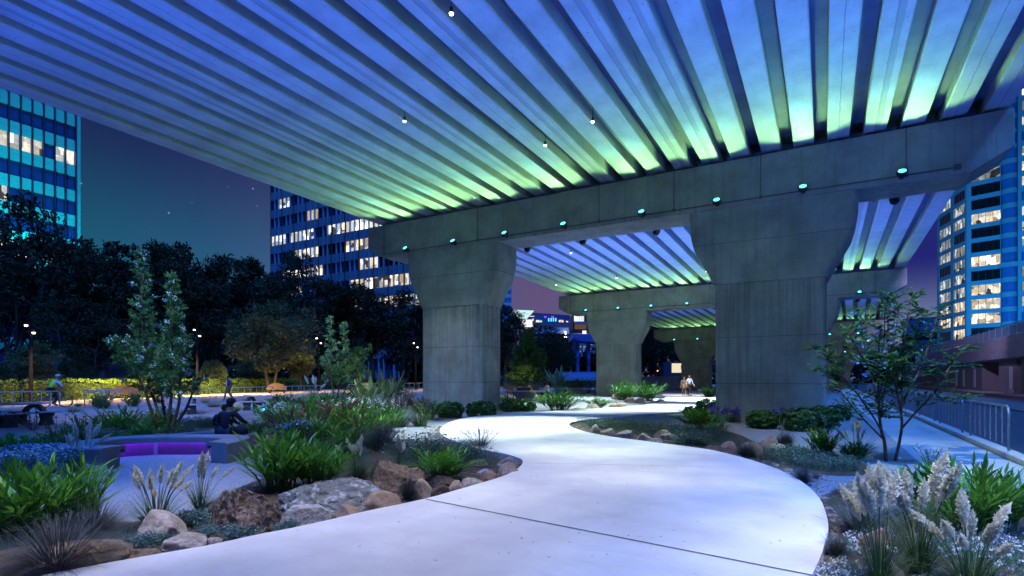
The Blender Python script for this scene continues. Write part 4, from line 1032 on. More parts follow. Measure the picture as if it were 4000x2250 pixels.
ROCKS = [
 (622, 2112, 222, 112, 'gran', 'rounded grey granite boulder below the white plume grass, at the path edge'),
 (716, 2150, 180, 72, 'gran', 'low purplish granite boulder touching the path, below the bigger rounded one'),
 (215, 2262, 560, 150, 'slab', 'long flat brown sandstone ledge under the dark tuft, in the bottom corner'),
 (540, 2200, 180, 60, 'slab', 'thin flat sandstone shelf at the path edge beside the teal cushion'),
 (836, 2126, 66, 30, 'gran', 'small grey stone at the path edge below the conglomerate boulder'),
 (372, 1892, 180, 72, 'lich', 'dark lichen crusted stone on the gravel in front of the curved bench'),
 (985, 2084, 300, 200, 'cong', 'big peaked brown conglomerate boulder studded with pebbles'),
 (1000, 2086, 140, 88, 'dark', 'dark fan shaped slate in front of the conglomerate boulder'),
 (1175, 2064, 230, 96, 'spk', 'pale speckled white stone at the path edge'),
 (1184, 1995, 105, 62, 'tan', 'small pointed tan stone between conglomerate boulder and lichen slab'),
 (1300, 2012, 400, 175, 'lich', 'large grey lichen crusted slab, biggest rock of the bed'),
 (1530, 1925, 285, 135, 'rust', 'rusty brown crusted boulder behind the lichen slab'),
 (1357, 2032, 126, 56, 'smooth', 'smooth tan river stone at the path edge, below the lichen slab'),
 (1495, 2004, 166, 78, 'smooth', 'smooth orange tan boulder at the path edge, right under the rusty boulder'),
 (1722, 1908, 140, 46, 'bark', 'dark brown hollow stone lying on the tan ones'),
 (1655, 1950, 98, 74, 'tan', 'upright tan stone at the path edge beside the dark grass tuft'),
 (1718, 1948, 112, 52, 'bark', 'dark brown cracked stone touching the path'),
 (1780, 1922, 78, 44, 'tan', 'small tan stone just behind the dark cracked stone'),
 (1845, 1906, 106, 38, 'gran', 'flat grey stone below the bright ginger clump'),
 (1912, 1884, 82, 38, 'red', 'pinkish stone near the tight bend of the path'),
 (1903, 1860, 78, 36, 'spk', 'pale stone behind the pinkish one at the tight path bend'),
 (1988, 1862, 94, 50, 'tan', 'tan stone in the tip of the bed, at the tight path bend'),
 (1976, 1830, 80, 46, 'gran', 'grey tilted stone in the tip of the bed'),
 (1866, 1822, 96, 24, 'slab', 'flat brown stone lying in the grey green ground cover'),
 (1456, 1828, 110, 38, 'dark', 'flat dark bluish stone behind the rusty boulder'),
 (1036, 1764, 90, 56, 'dark', 'round dark boulder right of the curved bench, under the brown plumes'),
 (950, 1778, 110, 66, 'dark', 'dark rock against the end of the curved bench'),
 (1046, 1780, 48, 24, 'bark', 'small brown stone at the foot of the round dark boulder'),
 (2327, 1693, 48, 36, 'tan', 'tan stone nearest the tip of the island bed'),
 (2380, 1705, 72, 30, 'tan', 'low tan stone, second from the tip of the island bed'),
 (2441, 1717, 88, 40, 'gran', 'wide grey stone between tan ones in the island bed'),
 (2516, 1724, 74, 30, 'tan', 'low tan stone right of the wide grey one in the island bed'),
 (2587, 1712, 74, 32, 'smooth', 'rounded ochre stone set back in the island bed'),
 (2560, 1731, 60, 20, 'gran', 'small flat grey stone against the path in the island bed'),
 (2612, 1721, 74, 26, 'tan', 'tan stone half under the rosemary in the island bed'),
 (2664, 1709, 52, 18, 'tan', 'small tan stone deep in the rosemary of the island bed'),
 (2782, 1766, 60, 32, 'red', 'small reddish stone, first of three along the path'),
 (2846, 1777, 72, 52, 'red', 'upright reddish stone, middle one of three along the path'),
 (2932, 1780, 96, 58, 'red', 'wide reddish stone behind the dark grass tuft'),
 (3005, 1758, 64, 58, 'red', 'pinkish pointed stone beside the small tan plumes'),
 (3036, 1766, 74, 32, 'tan', 'low tan stone in front of the pinkish pointed one'),
 (3073, 1842, 54, 14, 'slab', 'flat brown stone on the sand by the small tuft'),
 (3175, 1882, 40, 12, 'slab', 'flat brown chip of stone near the mossy boulder'),
 (3060, 1815, 40, 10, 'slab', 'flattest brown stone on the sand below the creeping rosemary'),
 (3385, 1985, 275, 104, 'moss', 'large mossy boulder beside the path, behind the spiky grey tuft'),
 (3424, 2152, 124, 86, 'red', 'rounded pink granite boulder among the tall white plumes'),
 (3425, 2262, 190, 74, 'slab', 'flat sandy stone at the bottom edge under the white plumes'),
 (3478, 1868, 104, 40, 'moss', 'brown mossy stone at the foot of the young leafy tree'),
 (3277, 2210, 62, 28, 'spk', 'small white lichened stone at the path edge near the bottom'),
 (2318, 1600, 68, 22, 'tan', 'tan stone across the path beside the small fern clump'),
 (2262, 1603, 46, 13, 'tan', 'flat tan stone across the path at the foot of the dark ginger bush'),
 (2390, 1590, 36, 17, 'tan', 'tan stone across the path, first right of the small fern clump'),
 (2428, 1590, 44, 20, 'tan', 'tan stone across the path, second right of the small fern clump'),
 (2462, 1570, 46, 21, 'tan', 'tan stone below the twin fern clump, left one of the pair'),
 (2504, 1573, 50, 23, 'tan', 'tan stone below the twin fern clump, right one of the pair'),
 (2553, 1579, 30, 17, 'tan', 'small tan stone at the far tip of the bed, beside the path'),
 (2580, 1574, 38, 15, 'tan', 'last tan stone at the far tip of the bed'),
 (2405, 1559, 30, 22, 'tan', 'tan stone behind the twin fern clump'),
 (918, 1588, 48, 22, 'tan', 'pale angular stone in front of the man in the suit'),
 (950, 1592, 40, 15, 'tan', 'pale low stone, right of the angular one near the man in the suit'),
 (1076, 1580, 46, 19, 'tan', 'pale stone behind the arched picnic table'),
 (1118, 1580, 48, 19, 'tan', 'pale stone between two picnic tables'),
 (1030, 1606, 44, 20, 'tan', 'pale stone under the arched picnic table'),
 (1983, 1553, 28, 14, 'spk', 'white stone under the grey table with the wooden chairs'),
 (2095, 1556, 22, 17, 'spk', 'white stone beside the seated man'),
 (1540, 1577, 60, 14, 'tan', 'flat pale stone in front of the sword-leaved plants'),
]
for r_ in ROCKS: rock(*r_[:5], r_[5], rough=.32 if r_[4] in ('cong', 'rust', 'lich', 'bark', 'moss') else .16, cuts=10 if r_[4] in ('lich', 'dark', 'cong', 'rust') else 6, big=r_[1] > 1980)

# ---------------------------------------------------------------- plant kinds
L_ = dict(
    ginger=leafmat('ginger_leaf', (.085, .27, .03), (.03, .14, .02), .3, .35, (.17, .40, .04)),
    fern=leafmat('deep_green_leaf', (.055, .19, .035), (.02, .09, .02), .25, .4, (.12, .28, .05)),
    sword=leafmat('sword_leaf', (.16, .27, .12), (.08, .17, .07), .25, .4, (.30, .38, .2)),
    fescue=leafmat('blue_fescue', (.085, .10, .10), (.04, .05, .05), .1, .6, (.16, .17, .16)),
    agrass=leafmat('plume_grass_blade', (.07, .14, .05), (.03, .07, .03), .2, .5, (.16, .2, .08)),
    sage=leafmat('silver_sage', (.12, .20, .15), (.06, .11, .08), .15, .6, (.2, .28, .24)),
    teal=leafmat('teal_cushion', (.13, .25, .24), (.06, .14, .13), .15, .6, (.24, .36, .36)),
    bush=leafmat('shrub_leaf', (.05, .16, .03), (.02, .08, .015), .2, .4, (.10, .25, .05)),
    lawn=leafmat('hedge_leaf', (.16, .25, .03), (.06, .12, .015), .25, .45, (.28, .36, .05)),
    feather=leafmat('feather_leaf', (.08, .20, .09), (.035, .10, .045), .25, .5, (.12, .26, .10)),
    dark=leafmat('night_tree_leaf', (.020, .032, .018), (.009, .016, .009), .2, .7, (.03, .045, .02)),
    olive=leafmat('olive_leaf', (.09, .12, .05), (.04, .06, .025), .25, .5, (.14, .17, .07)),
    young=leafmat('young_leaf', (.055, .15, .045), (.025, .08, .025), .35, .35, (.12, .24, .05)),
    flax=leafmat('dry_grass', (.25, .2, .11), (.14, .11, .06), .2, .6, (.3, .27, .17)),
)
mstem = mat('green_stem', (.08, .15, .04), (.05, .1, .03), 8)
mbark = mat('dark_bark', (.075, .055, .045), (.04, .03, .025), 10, .9, bump=.5, bscale=30, stretch=(2, 2, .5))
mrbark = mat('red_brown_bark', (.14, .07, .05), (.08, .04, .03), 10, .8, bump=.4, bscale=30)
mplume = leafmat('plume_white', (.86, .85, .72), (.72, .68, .5), .5, .7, (.92, .92, .86))
mtanpl = leafmat('plume_tan', (.50, .42, .32), (.35, .28, .2), .3, .7, (.6, .52, .42))
mbrpl = leafmat('plume_brown', (.36, .22, .17), (.24, .14, .11), .4, .8, (.44, .29, .23))
mpurpl = leafmat('plume_purple', (.20, .16, .22), (.12, .09, .13), .25, .8, (.3, .24, .32))
mwhite = leafmat('white_petal', (.75, .78, .8), (.6, .63, .68), .3, .6)
mbluef = leafmat('blue_petal', (.30, .38, .8), (.2, .26, .65), .3, .6, (.45, .5, .85))
mviol = leafmat('violet_petal', (.22, .10, .62), (.14, .06, .42), .3, .6, (.32, .18, .75))
mpink = leafmat('pink_petal', (.75, .30, .75), (.6, .2, .6), .3, .6)
Z = Vector((0, 0, 1))
def hv(a, z=0): return Vector((math.cos(a), math.sin(a), z))

def k_ginger(rr, key='ginger', nst=44, lw=.0135, ll=.29, nl=9, up=.85):
    m = MB(); s = MB()
    for i in range(nst):
        a = rr.uniform(0, 2 * math.pi); r0 = rr.uniform(0, .16); b0 = hv(a) * r0; tl = rr.uniform(.1, .85) if i > 5 else .08
        h = rr.uniform(.55, 1.0) * up; pts = []; q = b0.copy(); hd = hv(a + rr.uniform(-.5, .5))
        for k in range(6):
            pts.append(q.copy()); an = tl * (.4 + .9 * k / 5); q = q + (hd * math.sin(an) + Z * math.cos(an)) * h / 5
        s.tube(pts, [.007, .006, .006, .005, .004, .003], 4, cap=False)
        for k in range(nl):
            t = .22 + .78 * k / (nl - 1); f_ = t * 5; j = min(4, int(f_)); p = pts[j].lerp(pts[j + 1], f_ - j); tg = (pts[j + 1] - pts[j]).normalized()
            sd = tg.cross(hd.cross(Z)).normalized() if False else (hd.cross(Z)).normalized() * (1 if k % 2 else -1)
            sd = (sd + hv(rr.uniform(0, 6.3)) * .5).normalized()
            sp_ = .95 - .75 * t if k < nl - 1 else .08
            dr = (tg * (1 - sp_ * .45) + sd * sp_ + Z * .12).normalized()
            L = ll * rr.uniform(.75, 1.2) * (1 - .25 * (t > .9)); m.leaf(p, dr, Z if abs(dr.z) < .9 else hd, L, lw * rr.uniform(.8, 1.2), rr.uniform(.1, .5) * (1 - .5 * t), 4, .3)
    return [('foliage', m, L_[key], True), ('stems', s, mstem, True)], 1.0, 1.1

def k_fern(rr): return k_ginger(rr, 'fern', 52, .012, .30, 7, .8)

def k_tussock(rr, key='fescue', n=1500, Lr=(.5, 1.05), W=.011, tilt=(.05, 1.15), curl=(.2, 1.1), r0=.10, heads=0):
    m = MB(); hd = MB()
    for i in range(n):
        a = rr.uniform(0, 6.283); t = rr.random() ** .7
        m.blade(hv(a) * (r0 * rr.random() ** .5), a + rr.uniform(-.4, .4), rr.uniform(*Lr), W * rr.uniform(.7, 1.3), tilt[0] + (tilt[1] - tilt[0]) * t, rr.uniform(*curl) * (.4 + .6 * t), 5)
    out = [('foliage', m, L_[key], False)]
    if heads:
        for i in range(heads):
            a = rr.uniform(0, 6.283); tl = rr.uniform(.05, .5); p = hv(a) * .05; d = (hv(a) * math.sin(tl) + Z * math.cos(tl))
            L = rr.uniform(1.0, 1.35); hd.tube([p, p + d * L * .8], .004, 3, cap=False)
            for k in range(14):
                q = p + d * L * (.75 + .25 * k / 14); hd.card(q, (d + rvec(rr) * .5).normalized(), d.orthogonal().normalized(), .05, .008)
        out.append(('seed_heads', hd, mpurpl, False))
    return out, 1.0, 1.6

def plume_mesh(rr, L, PL, PW, lean, n=190, bend=1.0):
    """stalk and feathery head; returns (stalk, head) builders"""
    st = MB(); hd = MB(); pts = []; q = Vector((0, 0, 0)); x = Vector((1, 0, 0)); K = 12
    for k in range(K + 1):
        pts.append(q.copy()); a = lean * (.35 + .9 * (k / K) ** bend); q = q + (x * math.sin(a) + Z * math.cos(a)) * L / K
    st.tube(pts, [.0045] * (K - 3) + [.003] * 4, 4, cap=False)
    f0 = 1 - PL / L
    for i in range(n):
        t = rr.random(); u = (f0 + (1 - f0) * t) * K; j = min(K - 1, int(u)); p = pts[j].lerp(pts[j + 1], u - j); tg = (pts[j + 1] - pts[j]).normalized()
        side = tg.cross(rvec(rr)); side = side.normalized()
        prof = math.sin(math.pi * (.08 + .9 * t) ** .8) * .9 + .12
        base = p + side * PW * .15 * prof
        d = (tg * .75 + side * .65 * prof + rvec(rr) * .15).normalized()
        L2 = PW * prof * rr.uniform(.6, 1.2)
        hd.card(base, d, tg.cross(side).normalized(), L2, L2 * .16 + .002)
        for e in range(2):
            b2 = base + d * L2 * rr.uniform(.35, .95); d2 = (d + rvec(rr) * .8).normalized(); hd.card(b2, d2, d2.orthogonal().normalized(), L2 * .4, L2 * .10 + .002)
    return st, hd

PLV = {}
def plume_variants(key, PL, PW, mats_, n=190, L=1.0, leans=(.08, .3, .6)):
    if key in PLV: return PLV[key]
    out = []
    for i, ln in enumerate(leans):
        st, hd = plume_mesh(random.Random(50 + i + len(key)), L, PL, PW, ln, n, 1.0 if key != 'fox' else 2.2)
        m = MB(); m.v, m.f, m.mi = list(st.v), list(st.f), [0] * len(st.f); m.add(hd.v, hd.f, 1)
        o = m.build('plume', mats_); out.append(o.data); bpy.data.objects.remove(o)
    PLV[key] = out; return out
def add_plumes(root, key, count, rr, spread=(.0, .06), scale=(.75, 1.05), tilts=None):
    vs = PLV[key]
    for i in range(count):
        me = vs[rr.choice((0, 1, 1, 2)) % len(vs)] if tilts is None else vs[tilts[i % len(tilts)]]
        o = bpy.data.objects.new('plume', me); COL.objects.link(o); o.parent = root
        a = rr.uniform(0, 6.283); o.location = hv(a) * rr.uniform(*spread); o.rotation_euler = (0, 0, a + rr.uniform(-.6, .6)); s_ = rr.uniform(*scale); o.scale = (s_,) * 3

def k_dome(rr, key='bush', n=230, flowers=0, lf=.11, lw=.034, squash=.95, fm=None):
    m = MB(); fl = MB()
    for i in range(n):
        u = rr.uniform(-.85, 1); a = rr.uniform(0, 6.283); r_ = math.sqrt(max(0, 1 - u * u)); nrm = Vector((r_ * math.cos(a), r_ * math.sin(a), u))
        rad_ = .5 * (1 + .22 * noise.noise(nrm * 2.3 + Vector((rr.random() * .2, 3, 7)))) * rr.uniform(.82, 1.04)
        c = Vector((nrm.x * rad_, nrm.y * rad_, .42 + nrm.z * rad_ * squash))
        if c.z < 0: continue
        t1 = nrm.orthogonal().normalized(); t2 = nrm.cross(t1); a0 = rr.random() * 6
        for k in range(8):
            b_ = a0 + k * .785; dr = (t1 * math.cos(b_) + t2 * math.sin(b_) + nrm * rr.uniform(.2, .8)).normalized()
            m.leaf(c, dr, nrm, lf * rr.uniform(.8, 1.2), lw, .15, 2, .2)
        for k in range(3): m.leaf(c, (nrm + rvec(rr) * .4).normalized(), t1, lf * .6, lw * .7, 0, 2, .2)
        if rr.random() < flowers:
            for k in range(7):
                p = c + nrm * .035 + rvec(rr) * .035; d = (nrm + rvec(rr) * .7).normalized(); fl.card(p, d, d.orthogonal().normalized(), .022, .011)
    out = [('foliage', m, L_[key], True)]
    if flowers: out.append(('flowers', fl, fm or mwhite, False))
    return out, .95, 1.05

def k_sprig(rr, key='sage', n=150, fl=0, fm=None, h=1.0, lf=.13):
    """loose upright shrub of thin stems with small leaves all along"""
    m = MB(); s = MB(); f_ = MB()
    for i in range(n):
        a = rr.uniform(0, 6.283); p = hv(a) * .32 * rr.random() ** .6; tl = rr.uniform(0, .75) * (p.length / .32); d = (hv(a) * math.sin(tl) + Z * math.cos(tl)).normalized(); L = h * rr.uniform(.5, 1.0)
        for k in range(9):
            t = (k + 1) / 9; q = p + d * L * t; dr = (d * .7 + rvec(rr) * .8).normalized(); m.leaf(q, dr, d.orthogonal(), lf * rr.uniform(.6, 1.2) * (1.15 - .5 * t), lf * .13, .1, 2, .2)
        if fl and rr.random() < fl:
            q = p + d * L
            for k in range(4):
                v = q + rvec(rr) * .045; dd = (rvec(rr) + d).normalized(); f_.card(v, dd, dd.orthogonal().normalized(), .045, .020)
    if fl: m.add(f_.v, f_.f, 1)
    out = [('foliage', m, [L_[key], fm or mwhite] if fl else L_[key], False)]
    return out, 1.0, 1.1

def k_sword(rr, n=22):
    m = MB()
    for i in range(n):
        a = rr.uniform(0, 6.283); tl = rr.uniform(.05, .7); d = (hv(a) * math.sin(tl) + Z * math.cos(tl)).normalized()
        L = rr.uniform(.6, 1.05); p = hv(a) * .05; m.tube([p, p + d * L * .35], [.012, .006], 4, cap=False); m.leaf(p + d * L * .3, d, hv(a), L * .72, .055, rr.uniform(0, .25), 5, .35, pw=.9)
    return [('foliage', m, L_['sword'], True)], 1.0, .9

def k_iris(rr, n=9):
    m = MB(); f_ = MB(); g_ = MB()
    for i in range(n):
        a = rr.uniform(0, 6.283); p = hv(a) * rr.uniform(0, .18); tl = rr.uniform(0, .3); d = (hv(a) * math.sin(tl) + Z * math.cos(tl)).normalized(); L = rr.uniform(.7, 1.0); m.tube([p, p + d * L], .008, 4, cap=False)
        for k in range(26):
            v = p + d * L * rr.uniform(.62, 1.02) + rvec(rr) * .06; dd = (rvec(rr) + Z * .3).normalized(); f_.card(v, dd, dd.orthogonal().normalized(), .09, .035)
    for i in range(30):
        a = rr.uniform(0, 6.283); g_.blade(hv(a) * .1, a, rr.uniform(.3, .6), .02, .1, rr.uniform(.2, .9), 4)
    return [('stems', m, mstem, True), ('flowers', f_, mviol, False), ('foliage', g_, L_['fern'], False)], 1.0, .55

def k_wisp(rr, n=14):
    m = MB(); l_ = MB()
    for i in range(n):
        a = rr.uniform(0, 6.283); tl = rr.uniform(.05, .55); d = (hv(a) * math.sin(tl) + Z * math.cos(tl)).normalized(); p = hv(a) * .04; L = rr.uniform(.6, 1.0)
        pts = [p + d * L * t + rvec(rr) * .015 for t in (0, .33, .66, 1)]; m.tube(pts, [.006, .005, .004, .003], 4, cap=False)
        for k in range(12):
            q = p + d * L * rr.uniform(.3, 1); dr = (d + rvec(rr)).normalized(); l_.leaf(q, dr, d.orthogonal(), .05, .012, 0, 2, .2)
    return [('stems', m, mrbark, True), ('foliage', l_, L_['olive'], False)], 1.0, .9

KIND = {
    'ginger': (k_ginger, 'ginger_plant', 'plant'), 'fern': (k_fern, 'leafy_plant', 'plant'),
    'tussock': (k_tussock, 'grass_tuft', 'grass tuft'), 'tussockh': (lambda r: k_tussock(r, 'fescue', 300, heads=34), 'grass_tuft', 'grass tuft'),
    'stiff': (lambda r: k_tussock(r, 'fescue', 300, (.55, 1.0), .022, (.05, 1.3), (.0, .4)), 'grass_tuft', 'grass tuft'),
    'plumebase': (lambda r: k_tussock(r, 'agrass', 280, (.3, .62), .009, (.1, 1.0), (.3, 1.3), .08), 'plume_grass', 'plume grass'),
    'foxbase': (lambda r: k_tussock(r, 'flax', 110, (.4, .8), .008, (.1, .9), (.3, 1.2), .12), 'foxtail_grass', 'foxtail grass'),
    'purbase': (lambda r: k_tussock(r, 'agrass', 220, (.4, .85), .010, (.1, .8), (.2, 1.0), .16), 'fountain_grass', 'fountain grass'),
    'drygrass': (lambda r: k_tussock(r, 'flax', 320, (.5, 1.05), .010, (.1, 1.1), (.2, 1.0), .2), 'grass_tuft', 'grass tuft'),
    'dome': (k_dome, 'rounded_shrub', 'shrub'), 'domew': (lambda r: k_dome(r, flowers=.55), 'rounded_shrub', 'shrub'),
    'sage': (k_sprig, 'silver_shrub', 'shrub'), 'teal': (lambda r: k_sprig(r, 'teal', 130, lf=.2), 'cushion_plant', 'plant'),
    'white': (lambda r: k_sprig(r, 'fern', 140, .8, mwhite), 'white_flowers', 'flowers'), 'blue': (lambda r: k_sprig(r, 'fern', 140, .8, mbluef, lf=.18), 'blue_flowers', 'flowers'),
    'pink': (lambda r: k_dome(r, 'fern', 60, .95, fm=mpink), 'pink_flowers', 'flowers'), 'whitec': (lambda r: k_sprig(r, 'teal', 190, .7, mwhite, lf=.14), 'white_flowers', 'flowers'),
    'sword': (k_sword, 'sword_leaf_plant', 'plant'), 'iris': (k_iris, 'iris', 'flowers'), 'wisp': (k_wisp, 'twiggy_shrub', 'shrub'),
}
plume_variants('white', .32, .050, [mstem, mplume], 200, leans=(.12, .4, .75))
plume_variants('bigwhite', .36, .055, [mstem, mplume], 380, leans=(.1, .4, .8))
plume_variants('tan', .24, .036, [mstem, mtanpl], 120)
plume_variants('fox', .40, .044, [mstem, mbrpl], 260, leans=(.7, 1.1, 1.5))
plume_variants('pur', .28, .045, [mstem, mpurpl], 160, leans=(.15, .4, .6))
PROTO = {}
def plant(kind, px_, by, wpx, hpx, label, plumes=None, v=0, group=None, rz=None, z=0.0):
    fn, name, cat = KIND[kind]; rr = random.Random(int(px_ * 13 + by))
    if (kind, v) not in PROTO:
        parts, h0, w0 = fn(random.Random(1000 + v * 17 + len(kind))); PROTO[(kind, v)] = ([(n_, m_.build(n_, mt, None, sm)) for n_, m_, mt, sm in parts], h0, w0)
        xs_ = [abs(c) for _, o in PROTO[(kind, v)][0] for v_ in o.data.vertices for c in (v_.co.x, v_.co.y)]; zs_ = [v_.co.z for _, o in PROTO[(kind, v)][0] for v_ in o.data.vertices]
        xs_.sort(); zs_.sort(); PROTO[(kind, v)] = (PROTO[(kind, v)][0], zs_[int(len(zs_) * .985)] * (1.75 if kind.endswith('base') else 1), 2 * xs_[int(len(xs_) * .95)])
        for _, o in PROTO[(kind, v)][0]: COL.objects.unlink(o)
    parts, h0, w0 = PROTO[(kind, v)]
    if 1000 < px_ < 1720 and 1600 < by < 1800: hpx *= 1.25; wpx *= 1.2
    d = dist(by, z); sh = hpx / F * d / h0; sw = wpx / F * d / w0
    t = thing(name, label, cat, dep(px_, d, z), rr.uniform(0, 6.28) if rz is None else rz, group or name.replace('_', ' ') + ' clumps in the beds', (sw, sw, sh))
    for n_, o in parts:
        c = bpy.data.objects.new(n_, o.data); COL.objects.link(c); c.parent = t
    if plumes:
        key, cnt, ps = plumes[:3]; k = ps * hpx / F * d
        n0 = len(t.children); add_plumes(t, key, cnt, rr)
        for c in t.children:
            if c.name.split('.')[0] == 'plume': c.scale = tuple(s_ * k / q for s_, q in zip(c.scale, (sw, sw, sh)))
    return t
